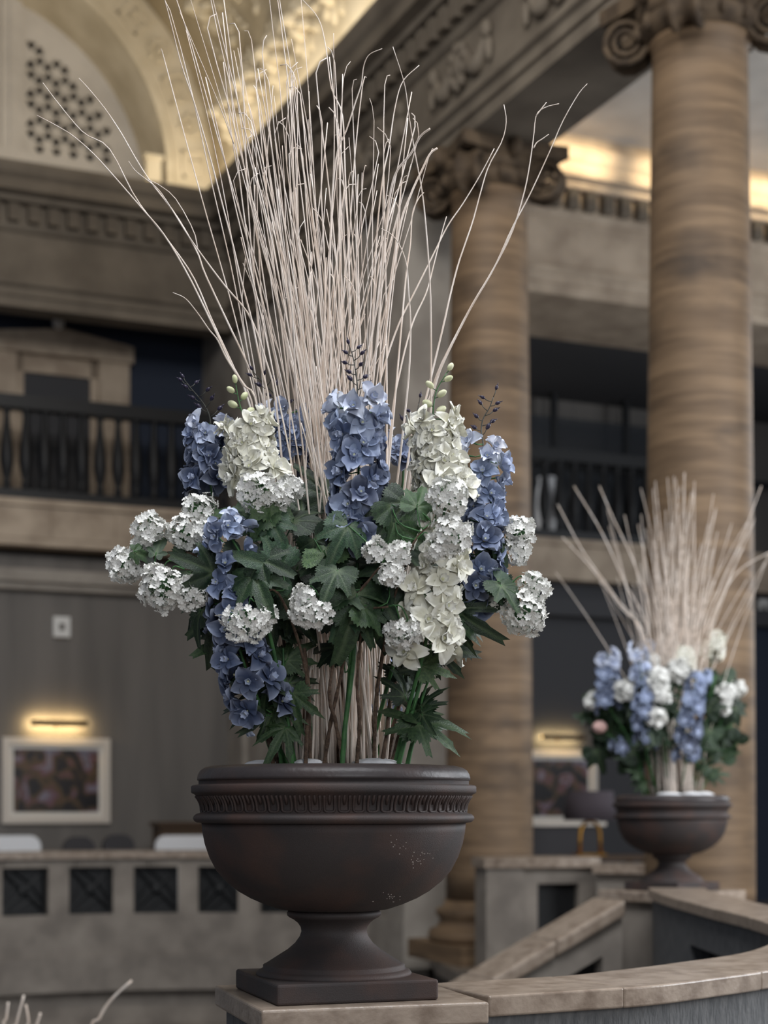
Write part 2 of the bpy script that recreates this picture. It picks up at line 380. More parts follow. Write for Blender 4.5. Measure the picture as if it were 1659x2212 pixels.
# carved bosses in a row on the vault above the cornice
boss = MB()
for k in range(10):
    t = k * 2 * math.pi / 10
    boss.blob((.27 * math.cos(t), .27 * math.sin(t), .05), .17, .085, .09, 8, 5, Matrix.Rotation(t, 3, 'Z'))
for k in range(6):
    t = k * 2 * math.pi / 6 + .3
    boss.blob((.12 * math.cos(t), .12 * math.sin(t), .12), .10, .06, .08, 8, 5, Matrix.Rotation(t, 3, 'Z'))
boss.blob((0, 0, .17), .08, .08, .1, 8, 6)
bossm = boss.mesh('ceiling_boss', 'vault_plaster', True)
scr = MB()
for s in (-1, 1):
    pts = [(s * (.1 + .05 * i / 3), .1 + .035 * i, .04) for i in range(6)] + [(s * (.18 + (.16 - .012 * k) * math.sin(k * .55)), .42 - (.16 - .012 * k) * (math.cos(k * .55)) + .1, .06) for k in range(10)]
    scr.tube(pts, [.05 - .002 * i for i in range(len(pts))], 6)
    for k in range(4): scr.blob((s * (.2 + .05 * k), .12 + .1 * k, .05), .1, .045, .07, 8, 5, Matrix.Rotation(s * (.5 + .3 * k), 3, 'Z'))
scrm = scr.mesh('ceiling_scroll', 'vault_plaster', True)
for k in range(9):
    for (ang, me, nm, sc_) in ((11.5, bossm, 'ceiling_boss', 1.2), (20, scrm, 'ceiling_scroll', 1.3), (34, bossm, 'ceiling_boss', 1.2)):
        t = R(ang); y = -.95 - k * .98 - (0 if ang == 11.5 else .45)
        nrm = HALL.to_3x3() @ Vector((-math.cos(t), 0, -math.sin(t))); up = HALL.to_3x3() @ Vector((-math.sin(t), 0, math.cos(t)))
        put(nm, me, vault, frame(up, nrm, HALL @ Vector((XC + RV * math.cos(t), y, ZC + RV * math.sin(t)))) @ Matrix.Diagonal((sc_, sc_, sc_ * 1.7, 1)))
# unseen warm cove lamps, assumed on top of the cornice from the bright vault
def cove(loc, aim, ln, power, axis):
    l = bpy.data.lights.new('assumed_cove_lamp', 'AREA'); l.shape = 'RECTANGLE'; l.size = ln; l.size_y = .12; l.energy = power; l.color = (1, .87, .66)
    o = bpy.data.objects.new('assumed_cove_lamp', l); COL.objects.link(o)
    z = -(HALL.to_3x3() @ Vector(aim)).normalized(); x = (HALL.to_3x3() @ Vector(axis)).normalized(); y = z.cross(x)
    p = HALL @ Vector(loc); o.matrix_world = Matrix(((x.x, y.x, z.x, p.x), (x.y, y.y, z.y, p.y), (x.z, y.z, z.z, p.z), (0, 0, 0, 1)))
cove((-.42, -5, ZT + .05), (-.25, 0, 1), 9, 36, (0, 1, 0))
cove((-3, -.42, ZT + .05), (0, .25, 1), 5.5, 9, (1, 0, 0))

# ---------------------------------------------------------------- the aisle to the right of the columns
YB = -3.5
st2 = lambda o: [(.92, YB - o), (12, YB - o)]
ent2 = struct('trim_6', profile_sweep(st2, [[(.92, YB + 1.9, ZT), (12, YB + 1.9, ZT)], [(.92, YB + 1.9, ZB), (12, YB + 1.9, ZB)]]), 'limestone')
for k in range(36): put('dentil', dent, ent2, HALL @ T((1.2 + k * .275, YB, 0)))
struct('ceiling_aisle', MB().box(.92, 12, -16, YB + .1, 10.62, 10.8), 'plaster')
struct('trim_7', MB().box(.92, 12, YB - .42, YB + 1.9, ZT, 10.62), 'limestone')
struct('trim_8', MB().box(.9, 12, YB + 1.9, 2.2, ZB, ZB + .2), 'wall_dark')
slab2 = struct('trim_9', MB().box(.86, 12, 0, 2, 5.28, 5.93), 'limestone')
put('slab_moulding', (MB().box(.86, 12, -.06, 0, 5.83, 5.93), 'limestone'), slab2, HALL)
struct('wall_back_aisle', MB().box(.86, 12, YG, YG + .3, -.2, 5.28), 'wall_dark')
struct('trim_10', MB().box(.86, 12, .1, .35, 4.72, 5.0), 'wall_dark')
struct('wall_back_aisle_upper', MB().box(.86, 12, YU, YU + .3, 5.93, ZB + .05), 'wall_grey')
struct('wall_back_aisle_navy', MB().box(on_y(1600, 1500, YG).x, 12, YG - .06, YG, 0, 4.7), 'wall_blue')
# black steel glazing on the aisle balcony
gz = tag(put('glazed_screen', None, None, HALL @ T((on_y(1270, 900, 1.2).x, 1.2, 5.93))), 'black steel glazed screen on the aisle balcony between the two columns', 'screen')
def on1(px, py): p = on_y(px, py, 1.2); return p
for x in (1138, 1197, 1352, 1600, 1690):
    p = on1(x, 900); put('post', (MB().box(p.x - .05, p.x + .05, 1.15, 1.25, 5.93, 8.6), 'black_metal'), gz, HALL)
for (a, b, y) in ((1138, 1690, 745), (1138, 1690, 1000)):
    p, q = on1(a, y), on1(b, y); put('rail', (MB().box(p.x, q.x, 1.16, 1.24, p.z - .06, p.z + .06), 'black_metal'), gz, HALL)
for (a, b) in ((1138, 1197), (1197, 1352), (1352, 1600)):
    p, q = on1(a, 900), on1(b, 900); put('pane', (MB().box(p.x + .05, q.x - .05, 1.19, 1.21, 5.93, 8.2), 'glass_dark'), gz, HALL)
pd = on_y(1350, 748, 1.2); pe = on_y(1262, 795, 1.2)
put('stay_bar', (MB().tube([(pe.x, 1.12, pe.z), (pd.x, .9, pd.z)], .045, 6), 'black_metal', True), gz, HALL)
# far balcony soffit edge under the aisle balcony
# balcony railings with turned balusters
bal = MB().lathe([(.06, 0), (.06, .1), (.045, .13), (.07, .2), (.1, .36), (.095, .5), (.05, .85), (.04, .95), (.06, 1.0), (.06, 1.1)], 10).mesh('baluster', 'black_metal', True)
def railing(x0, x1, label, n):
    e = tag(put('balcony_railing', None, None, HALL @ T(((x0 + x1) / 2, .14, 5.93))), label, 'railing')
    put('handrail', (MB().box(x0, x1, .03, .25, 5.93 + 1.27, 5.93 + 1.46), 'black_metal'), e, HALL)
    put('bottom_rail', (MB().box(x0, x1, .06, .22, 5.93, 6.08), 'black_metal'), e, HALL)
    for i in range(n):
        put('baluster', bal, e, HALL @ T((x0 + (i + .5) * (x1 - x0) / n, .14, 6.07)) @ Matrix.Diagonal((1, 1, 1.1, 1)))
    return e
railing(-4.4, .1, 'black railing with turned balusters on the balcony below the lunette', 17)
p = on_y(1182, 1100, .7)  # white body put in behind a bright gap between balusters, its identity made up
pv = tag(put('gap_stand_in', None, None, HALL @ T((p.x, .7, 5.93))), 'tall white stand-in for the bright gap in the aisle balcony railing', 'gap_stand_in')
put('body', (MB().lathe([(.13, 0), (.15, .05), (.19, .5), (.17, .9), (.13, 1.08)], 20, (p.x, .7, 5.93)), 'sofa_white', True), pv, HALL)
put('lip', (MB().lathe([(.13, 0), (.15, .02), (.15, .05), (.12, .06)], 20, (p.x, .7, 7.0)), 'sofa_white', True), pv, HALL)
l = bpy.data.lights.new('balcony_fill_light', 'AREA'); l.size = 2.2; l.energy = 34; l.color = (.92, .96, 1)  # fill light added to lift the aisle balcony wall, no fitting seen
o = bpy.data.objects.new('balcony_fill_light', l); COL.objects.link(o); o.matrix_world = HALL @ T((3.0, .55, 8.55))
railing(.88, 8.5, 'black balcony railing behind the two travertine columns', 28)
# door with pedimented stone frame on the upper wall
def on2(px, py): return on_y(px, py, YU)
a, b = on2(-40, 800), on2(275, 800); ia, ib = on2(32, 800), on2(210, 800)
xm = (a.x + b.x) / 2 + .1
zt = on2(275, 757).z; zp = on2(120, 716).z; zo = on2(120, 775).z
dr = tag(put('door_1', None, None, HALL @ T(((ia.x + ib.x) / 2, YU, 5.93))), kind='structure')
put('jamb', (MB().box(a.x, ia.x, YU - .16, YU, 5.93, zo), 'limestone'), dr, HALL)
put('jamb', (MB().box(ib.x, b.x, YU - .16, YU, 5.93, zo), 'limestone'), dr, HALL)
ped = MB(); v = [(a.x - .05, zo), (b.x + .05, zo), (b.x + .05, zt), (xm, zp), (a.x - .05, zt)]
ped.add([(x, YU - .22, z) for x, z in v] + [(x, YU, z) for x, z in v], [(0, 1, 2, 3, 4), (9, 8, 7, 6, 5)] + [(i, 5 + i, 5 + (i + 1) % 5, (i + 1) % 5) for i in range(5)])
put('pediment', ped.mesh('pediment', 'limestone'), dr, HALL)
put('inner_architrave', (MB().box(ia.x, ib.x, YU - .08, YU, zo - .26, zo).box(ia.x, ia.x + .12, YU - .08, YU, 5.93, zo).box(ib.x - .12, ib.x, YU - .08, YU, 5.93, zo), 'limestone'), dr, HALL)
put('door_leaf', (MB().box(ia.x + .12, ib.x - .12, YU - .03, YU, 5.93, zo - .26), 'wall_dark'), dr, HALL)
for s in (.3, .95): put('door_panel', (MB().box(ia.x + .22, ib.x - .22, YU - .05, YU - .03, 5.95 + s * 1.1, 5.95 + s * 1.1 + .6), 'wall_dark'), dr, HALL)
p = on_y(127, 697, YU - .25)
dm = tag(put('security_camera', None, None, HALL @ T((p.x, p.y, p.z))), 'small white dome camera above the pedimented balcony door', 'camera')
put('dome', (MB().blob((p.x, p.y, p.z), .095, .095, .095, 12, 8), 'device_white', True), dm, HALL)
put('bracket', (MB().tube([(p.x, p.y, p.z + .02), (p.x, YU - .035, p.z + .05)], .03, 8), 'device_white'), dm, HALL)
p = on_y(132, 1355, YG)
th = tag(put('wall_device', None, None, HALL @ T((p.x, p.y, p.z))), 'small white box on the grey wall above the framed picture', 'thermostat')
put('casing', (MB().box(p.x - .12, p.x + .12, p.y - .07, p.y, p.z - .145, p.z + .145), 'device_white'), th, HALL)
put('screen', (MB().box(p.x - .04, p.x + .04, p.y - .08, p.y - .07, p.z - .05, p.z + .05), 'wall_grey'), th, HALL)
p = on_y(1646, 1312, YG - .06)
th = tag(put('wall_device', None, None, HALL @ T((p.x, p.y, p.z))), 'small pale box on the navy wall right of the near column', 'thermostat')
put('casing', (MB().box(p.x - .1, p.x + .1, p.y - .07, p.y, p.z - .13, p.z + .13), 'device_white'), th, HALL)
put('screen', (MB().box(p.x - .04, p.x + .04, p.y - .08, p.y - .07, p.z - .05, p.z + .05), 'wall_grey'), th, HALL)

# framed pictures with brass picture lamps
def picture(px0, px1, py0, py1, label, pm, llabel, mt=.16, power=10):
    a, b = on_y(px0, py1, YG), on_y(px1, py0, YG); x0, x1, z0, z1 = a.x, b.x, a.z, b.z
    e = tag(put('framed_picture', None, None, HALL @ T(((x0 + x1) / 2, YG, z0))), label, 'picture')
    w = .1
    for nm, bx in (('frame_side', (x0, x0 + w, z0, z1)), ('frame_side', (x1 - w, x1, z0, z1)), ('frame_rail', (x0 + w, x1 - w, z0, z0 + w)), ('frame_rail', (x0 + w, x1 - w, z1 - w, z1))):
        put(nm, (MB().box(bx[0], bx[1], YG - .07, YG, bx[2], bx[3]), 'frame_white'), e, HALL)
    put('mat_board', (MB().box(x0 + w, x1 - w, YG - .03, YG, z0 + w, z1 - w), 'mat_board'), e, HALL)
    put('canvas', (MB().box(x0 + mt, x1 - mt, YG - .035, YG - .03, z0 + mt, z1 - mt), pm), e, HALL)
    xm = (x0 + x1) / 2; L = (x1 - x0) * .26
    e = tag(put('picture_lamp', None, None, HALL @ T((xm, YG, z1 + .2))), llabel, 'lamp')
    put('lamp_hood', (MB().tube([(xm - L, YG - .22, z1 + .2), (xm + L, YG - .22, z1 + .2)], .045, 10), 'wood_dark', True), e, HALL)
    put('arm', (MB().tube([(xm, YG - .2, z1 + .2), (xm, YG - .1, z1 + .24), (xm, YG, z1 + .15)], .015, 6), 'brass', True), e, HALL)
    put('bulb', (MB().tube([(xm - L * .96, YG - .15, z1 + .205), (xm + L * .96, YG - .15, z1 + .205)], .014, 8), 'lamp_glow', True), e, HALL)
    l = bpy.data.lights.new('picture_lamp_light', 'AREA'); l.shape = 'RECTANGLE'; l.size = 2 * L; l.size_y = .06; l.energy = power; l.color = (1, .74, .36)
    o = bpy.data.objects.new('picture_lamp_light', l); COL.objects.link(o)
    pp = HALL @ Vector((xm, YG - .13, z1 + .2)); zz = -(HALL.to_3x3() @ Vector((0, .8, -.15))).normalized(); xx = HALL.to_3x3() @ Vector((1, 0, 0)); yy = zz.cross(xx)
    o.matrix_world = Matrix(((xx.x, yy.x, zz.x, pp.x), (xx.y, yy.y, zz.y, pp.y), (xx.z, yy.z, zz.z, pp.z), (0, 0, 0, 1)))
picture(4, 236, 1596, 1779, 'white-framed dark landscape picture on the grey wall at left', 'painting_a', 'brass picture lamp glowing over the left framed picture', power=4.5)
picture(1118, 1287, 1622, 1785, 'framed dark picture partly hidden behind the farther travertine column', 'painting_b', 'glowing picture lamp over the picture behind the farther column', power=4.5)

# ---------------------------------------------------------------- columns
def column(X, Y, label):
    base = HALL @ Vector((X, Y, 0)); M = T(base) @ Matrix.Rotation(TH, 4, 'Z')
    e = tag(put('column', None, None, M), label, 'column')
    b = MB().box(-.66, .66, -.66, .66, 0, .2)
    put('plinth', (b, 'travertine'), e, M)
    put('base_moulding', (MB().lathe([(.64, .2), (.66, .26), (.64, .33), (.57, .35), (.53, .42), (.55, .46), (.58, .5), (.56, .55), (.5, .57), (.48, .64)], 40), 'travertine', True), e, M)
    H = 8.12
    put('shaft', (MB().lathe([(.47 - .065 * (t / 24) ** 1.5, .64 + (H - .64) * t / 24) for t in range(25)] + [(.43, H + .01), (.43, H + .05)], 48), 'travertine', True), e, M)
    put('echinus', (MB().lathe([(.42, H + .04), (.5, H + .1), (.54, H + .17), (.5, H + .22)], 40), 'carved_stone', True), e, M)
    ab = MB(); pts = []
    for k in range(4):
        a0 = math.pi / 4 + k * math.pi / 2; a1 = a0 + math.pi / 2
        for i in range(6):
            t = i / 6; q = Vector((math.cos(a0), math.sin(a0))) * (1 - t) + Vector((math.cos(a1), math.sin(a1))) * t
            r = .88 * (1 - .14 * math.sin(math.pi * t)); pts.append((q.x * r, q.y * r))
    ab.prism(pts, H + .34, H + .48)
    put('abacus', (ab, 'carved_stone'), e, M)
    put('capital_block', (MB().lathe([(.46, H + .18), (.52, H + .25), (.56, H + .345)], 32), 'carved_stone', True), e, M)
    sp = MB()
    n = 34; pts = []
    for i in range(n):
        t = i / (n - 1); a = R(90) + t * 2.6 * 2 * math.pi; r = .235 * (1 - t * .82); pts.append((r * math.cos(a), r * math.sin(a), r))
    for side in (-1, 1):
        sp.tube([(x, side * (.10), z) for x, z, r in pts], [.034 * (.5 + r / .47) for x, z, r in pts], 6)
    rad = [.19] * 1
    cyl = []
    for y, r in ((-.1, .21), (-.05, .18), (0, .165), (.05, .18), (.1, .21)): cyl.append((y, r))
    vs = []; fs = []
    for y, r in cyl:
        for k in range(18): vs.append((r * math.cos(k * math.pi / 9), y, r * math.sin(k * math.pi / 9)))
    for j in range(4):
        for k in range(18): fs.append((j * 18 + k, (j + 1) * 18 + k, (j + 1) * 18 + (k + 1) % 18, j * 18 + (k + 1) % 18))
    sp.add(vs, fs); sp.blob((0, -.11, 0), .05, .03, .05, 8, 5).blob((0, .11, 0), .05, .03, .05, 8, 5)
    spm = sp.mesh('volute', 'carved_stone', True)
    for k in range(4):
        put('volute', spm, e, M @ Matrix.Rotation(math.pi / 4 + k * math.pi / 2, 4, 'Z') @ T((.62, 0, H + .14)))
    eg = MB().blob((0, 0, 0), .05, .04, .075, 8, 6).mesh('egg', 'carved_stone', True)
    for k in range(14):
        put('egg', eg, e, M @ Matrix.Rotation(k * 2 * math.pi / 14, 4, 'Z') @ T((.52, 0, H + .15)))
    fl = MB().blob((0, 0, 0), .12, .07, .12, 10, 6).mesh('abacus_flower', 'carved_stone', True)
    for k in range(4): put('abacus_flower', fl, e, M @ Matrix.Rotation(k * math.pi / 2 + math.pi / 2, 4, 'Z') @ T((.56, 0, H + .4)))
    return e
column(.5, -7.33, 'farther travertine column with volute capital, behind the larger bouquet')
column(.5, -11.24, 'nearer travertine column with volute capital, behind the smaller bouquet')

p = on_y(1650, 140, -8.5)
cl = tag(put('ceiling_lamp', None, None, HALL @ T((p.x, p.y, 10.62))), 'dark round fitting under the aisle ceiling at the right edge', 'lamp')
put('canopy', (MB().lathe([(.02, -.16), (.18, -.14), (.3, -.06), (.32, 0)], 24, (p.x, p.y, 10.62)), 'wood_dark', True), cl, HALL)
put('finial', (MB().blob((p.x, p.y, 10.43), .05, .05, .06, 8, 6), 'wood_dark', True), cl, HALL)
# free-floating warm lights added to wash the aisle cornice, no lamp built there
for xx in (2.6, 6):
    l = bpy.data.lights.new('added_cornice_light', 'AREA'); l.shape = 'RECTANGLE'; l.size = 3; l.size_y = .2; l.energy = 9; l.spread = R(32); l.color = (1, .80, .50)
    o = bpy.data.objects.new('added_cornice_light', l); COL.objects.link(o)
    pp = HALL @ Vector((xx, YB - 1.7, 10.25)); zz = -(HALL.to_3x3() @ Vector((0, 1, .03))).normalized(); x_ = HALL.to_3x3() @ Vector((1, 0, 0)); yy = zz.cross(x_)
    o.matrix_world = Matrix(((x_.x, yy.x, zz.x, pp.x), (x_.y, yy.y, zz.y, pp.y), (x_.z, yy.z, zz.z, pp.z), (0, 0, 0, 1)))

# ================================================================ FLOORS AND BALUSTRADES (world coordinates)
BC, BR = (-1.9, 14.8), 5.0               # far curved balustrade of the stairwell
def bc(a, r): return (BC[0] + r * math.cos(a), BC[1] + r * math.sin(a))
A0, A1 = R(62), R(152)
arc = [bc(A1 + (A0 - A1) * i / 24, BR + .1) for i in range(25)]
fl = [(-16, 17.0)] + arc + [(.55, 17.6), (.7, 16.4), (1.35, 15.3), (1.5, 12.0), (1.75, 10.2), (2.2, 7.5), (2.0, 6.2), (12, 4), (16, 34), (-16, 34)]
mb = MB(); n = len(fl)
mb.add([(x, y, 0) for x, y in fl] + [(x, y, -.14) for x, y in fl], [tuple(range(n - 1, -1, -1)), tuple(range(n, 2 * n))] + [(i, (i + 1) % n, n + (i + 1) % n, n + i) for i in range(n)])
struct('floor', mb, 'floor_stone', I4)
struct('floor_lower', MB().box(-16, 12, -6, 34, -2.5, -2.4), 'floor_low', I4)
struct('floor_near', MB().box(-7, 8, -5, 4.3, -.14, 0), 'floor_stone', I4)

CAPZ = 1.11
grille_cache = {}
def grille_mesh(w, h):
    m = MB().box(-w / 2, w / 2, .04, .06, 0, h)
    t = .03
    m.box(-w / 2, w / 2, 0, .05, 0, t).box(-w / 2, w / 2, 0, .05, h - t, h).box(-w / 2, -w / 2 + t, 0, .05, t, h - t).box(w / 2 - t, w / 2, 0, .05, t, h - t)
    for s in (-1, 1):
        m.tube([(s * -w / 2 * .95, .02, t), (0, .01, h / 2), (s * w / 2 * .95, .02, h - t)], .016, 5)
        m.tube([(s * w * .42 + s * -.14 * w * (1 - math.cos(k * .5)), .02, h * .5 + .2 * h * math.sin(k * .5 - 1.5)) for k in range(7)], .012, 5)
        m.tube([(.2 * w * math.sin(k * .5 - 1.5), .02, h * .5 + s * (h * .42 - .14 * h * (1 - math.cos(k * .5)))) for k in range(7)], .012, 5)
    m.blob((0, .01, h / 2), .06, .025, .06, 10, 5)
    return m.mesh('grille', 'bronze_grille')
def arc_block(a0, a1, r0, r1, z0, z1, n=4):
    p = [bc(a0 + (a1 - a0) * i / n, r0) for i in range(n + 1)] + [bc(a1 + (a0 - a1) * i / n, r1) for i in range(n + 1)]
    if a1 > a0: p = p[::-1]
    return MB().prism(p[::-1] if False else p, z0, z1)
fb = tag(put('stairwell_balustrade', None, None, T((BC[0], BC[1] + BR, 0))), 'curved stone balustrade with dark grilles on the far side of the stairwell', 'balustrade')
# angular pitch measured so that the openings fall where the photograph has them
pitch = .79 / BR
def ang_of(px):                           # angle on the balustrade circle seen at column px
    best = None
    for i in range(2000):
        a = R(40) + (R(165) - R(40)) * i / 2000; x, y = bc(a, BR)
        e = abs(HX + x / y * FPX - px)
        if best is None or e < best[0]: best = (e, a)
    return best[1]
ops = [(ang_of(x0), ang_of(x1)) for x0, x1 in ((-136, -38), (5, 105), (150, 245), (290, 386), (428, 515), (562, 647), (696, 778), (822, 878))]
zo0, zo1 = .36, .92
aL, aR = R(150), ang_of(928)
edges = [aL] + [v for o in ops for v in o] + [aR]
for i in range(0, len(edges), 2):
    put('pier_block', (arc_block(edges[i], edges[i + 1], BR, BR + .3, zo0, zo1), 'balustrade_stone'), fb)
for i, (a0, a1) in enumerate(ops):
    w = BR * (a0 - a1)
    put('grille', grille_mesh(w, zo1 - zo0), fb, T((*bc((a0 + a1) / 2, BR + .1), zo0)) @ Matrix.Rotation((a0 + a1) / 2 - math.pi / 2, 4, 'Z'))
nb = 9
for i in range(nb):
    a0 = aL + (aR - aL) * i / nb; a1 = aL + (aR - aL) * (i + 1) / nb - .002
    put('top_block', (arc_block(a0, a1 + .004, BR, BR + .3, zo1, CAPZ - .09), 'balustrade_stone'), fb)
    put('coping_stone', (arc_block(a0, a1, BR - .06, BR + .36, CAPZ - .09, CAPZ), 'coping_stone'), fb)
    put('base_block', (arc_block(a0, a1, BR + .002, BR + .3, -.13, zo0), 'balustrade_stone'), fb)
    put('plinth_block', (arc_block(a0, a1 + .001, BR - .05, BR + .3, -.55, -.13), 'balustrade_stone'), fb)
put('lower_wall', (arc_block(aL, aR, BR + .12, BR + .3, -2.4, -.55, 24), 'balustrade_stone'), fb)
put('lower_step', (arc_block(aL, aR, BR - .25, BR + .12, -2.4, -.98, 24), 'balustrade_stone'), fb)
x, y = bc(aR, BR + .15)
put('end_pier', (MB().prism([(x - .02, y - .24), (x + .28, y - .3), (x + .38, y + .12), (x - .02, y + .2)], -2.4, CAPZ - .09), 'balustrade_stone'), fb)

# pedestal under the larger urn and the coping curving away from it
PR = R(17); PC = Vector((-.11, 4.745, 0)); MP = T(PC) @ Matrix.Rotation(PR, 4, 'Z')
ped = tag(put('urn_pedestal', None, None, MP), 'beige stone pedestal block under the larger flower urn', 'pedestal')
h = .32
bevel(put('cap_slab', (MB().box(-h, h, -h, h, CAPZ - .062, CAPZ), 'coping_stone'), ped, MP), .008, 3)
put('shaft', (MB().box(-h + .03, h - .03, -h + .03, h - .03, 0, CAPZ - .062), 'tooled_concrete'), ped, MP)
path = spline([(.215, 4.86, 0), (.49, 5.0, 0), (.70, 5.12, 0), (.92, 5.33, 0), (1.13, 5.55, 0), (1.48, 5.98, 0), (1.76, 6.6, 0), (1.93, 7.3, 0), (1.96, 8.0, 0), (1.91, 8.9, 0), (1.88, 10.2, 0), (1.95, 11.1, 0)], 88)
def ribbon(i0, i1, w0, w1, z0, z1):       # a block following the path between samples, from side offset w0 to w1 (positive = left)
    def off(i, w):
        t = (path[min(i + 1, len(path) - 1)] - path[max(i - 1, 0)]).normalized(); return path[i] + Vector((-t.y, t.x, 0)) * w
    pts = [off(i, w0) for i in range(i0, i1 + 1)] + [off(i, w1) for i in range(i1, i0 - 1, -1)]
    return MB().prism([(q.x, q.y) for q in pts], z0, z1)
nbal = tag(put('curved_parapet', None, None, T((1.2, 5.6, 0))), 'curved parapet with polished beige coping sweeping right from the larger urn', 'parapet')
js = [0, 13, 31, 48, 64, 76, 86]
for i in range(len(js) - 1):
    o = put('coping_stone', (ribbon(js[i], js[i + 1], -.185, .185, CAPZ - .064, CAPZ - .002), 'coping_stone'), nbal)
    bevel(o, .007, 3)
    if i: o.location.z -= 0.0005 * (i % 2)
ws = [0, 19, 25, 38, 50, 62, 74, 86]
for i in range(len(ws) - 1):
    put('wall_block', (ribbon(ws[i], ws[i + 1], -.155, .155, .55 if i < 4 else .86, CAPZ - .064), 'tooled_concrete'), nbal)
    if i < 4: put('wall_block', (ribbon(ws[i], ws[i + 1], -.155, .155, 0, .548), 'tooled_concrete'), nbal)
for i0, i1 in ((50, 56), (63, 68), (75, 86)): put('pier_block', (ribbon(i0, i1, -.155, .155, -.2, .86), 'tooled_concrete'), nbal)
for i0, i1 in ((56, 63), (68, 75)):
    put('grille', (ribbon(i0, i1, -.02, .04, -.2, .86), 'bronze_grille'), nbal)
    put('base_block', (ribbon(i0, i1, -.15, .15, -.2, .25), 'tooled_concrete'), nbal)
# pedestal under the smaller urn
U2 = P(1452, 1922, 11.37); PED2Z = U2.z; M2 = T((U2.x, U2.y, 0)) @ Matrix.Rotation(R(42), 4, 'Z')
ped2 = tag(put('urn_pedestal', None, None, M2), 'stone pedestal block under the smaller flower urn beside the stair', 'pedestal')
bevel(put('cap_slab', (MB().box(-.36, .36, -.36, .36, PED2Z - .075, PED2Z), 'coping_stone'), ped2, M2), .01)
put('shaft', (MB().box(-.31, .31, -.31, .31, -1.2, PED2Z - .075), 'balustrade_stone'), ped2, M2)
for (sx, sy) in ((-1, -1), (1, -1), (-1, 1)):
    put('corner_strip', (MB().box(sx * .33 - .05, sx * .33 + .05, sy * .33 - .05, sy * .33 + .05, -1.2, PED2Z - .075), 'balustrade_stone'), ped2, M2)
# sloping stair parapet running down to the left of it
sp_ = tag(put('stair_parapet', None, None, T(P(1150, 2060, 10.8))), 'sloping stone stair parapet running down left of the smaller urn', 'parapet')
q0, q1 = P(1318, 1946, 11.05), P(960, 2158, 10.55)
dv = q1 - q0; nrm = Vector((-dv.y, dv.x, 0)).normalized() * -1
if nrm.y > 0: nrm = -nrm
def slope_slab(t0, t1, zt, zb, w0, w1):
    vs = []
    for t in (t0, t1):
        c = q0 + dv * t
        for w, z in ((w0, zt), (w1, zt), (w1, zb), (w0, zb)): vs.append(c + nrm * w + Vector((0, 0, z)))
    return MB().add(vs, [(0, 1, 2, 3), (7, 6, 5, 4), (0, 4, 5, 1), (1, 5, 6, 2), (2, 6, 7, 3), (3, 7, 4, 0)])
for (t0, t1) in ((0, .42), (.423, .8), (.803, 1.5)):
    bevel(put('coping_stone', (slope_slab(t0, t1, .02, -.09, -.2, .2), 'coping_stone'), sp_), .02)
put('upper_band', (slope_slab(0, 1.5, -.09, -.28, -.15, .15), 'balustrade_stone'), sp_)
put('grille', (slope_slab(.12, 1.5, -.28, -.75, -.03, .05), 'bronze_grille'), sp_)
put('end_pier', (slope_slab(0, .12, -.28, -1.6, -.15, .15), 'balustrade_stone'), sp_)
put('lower_band', (slope_slab(.12, 1.5, -.75, -1.6, -.15, .15), 'balustrade_stone'), sp_)
# further balustrade on the right, in front of the farther column
rb = tag(put('landing_balustrade', None, None, T(P(1150, 2060, 16.6))), 'stone balustrade with one dark grille between farther column and smaller urn', 'balustrade')
def pb(px0, px1, z0, z1, d0, d1, th, mt, nm, off=0):
    a, b = P(px0, 1800, d0), P(px1, 1800, d1); t = (b - a); t.z = 0; t.normalize(); n_ = Vector((-t.y, t.x, 0))
    pts = [a + n_ * off, b + n_ * off, b + n_ * (off + th), a + n_ * (off + th)]
    return put(nm, (MB().prism([(p.x, p.y) for p in pts], z0, z1), mt), rb)
DL, DR_ = 16.1, 16.35
def dd_(px): return DL + (DR_ - DL) * (px - 1050) / 240
pb(1048, 1128, -.5, 1.04, dd_(1048), dd_(1128), .4, 'balustrade_stone', 'pier_block', -.05)
pb(1128, 1290, .88, 1.04, dd_(1128), dd_(1290), .3, 'balustrade_stone', 'top_block')
pb(1128, 1162, -.5, .88, dd_(1128), dd_(1162), .3, 'balustrade_stone', 'pier_block')
pb(1250, 1290, -.5, .88, dd_(1250), dd_(1290), .3, 'balustrade_stone', 'pier_block')
pb(1162, 1250, -.5, .38, dd_(1162), dd_(1250), .3, 'balustrade_stone', 'base_block')
pb(1162, 1250, .38, .88, dd_(1162), dd_(1250), .04, 'bronze_grille', 'grille', .1)
pb(1290, 1440, -.5, 1.0, 15.9, 15.6, .4, 'balustrade_stone', 'pier_block')
pb(1042, 1292, 1.04, 1.14, dd_(1042), dd_(1292), .46, 'coping_stone', 'coping_stone', -.08)
pb(1284, 1446, 1.0, 1.09, 15.86, 15.56, .48, 'coping_stone', 'coping_stone', -.06)

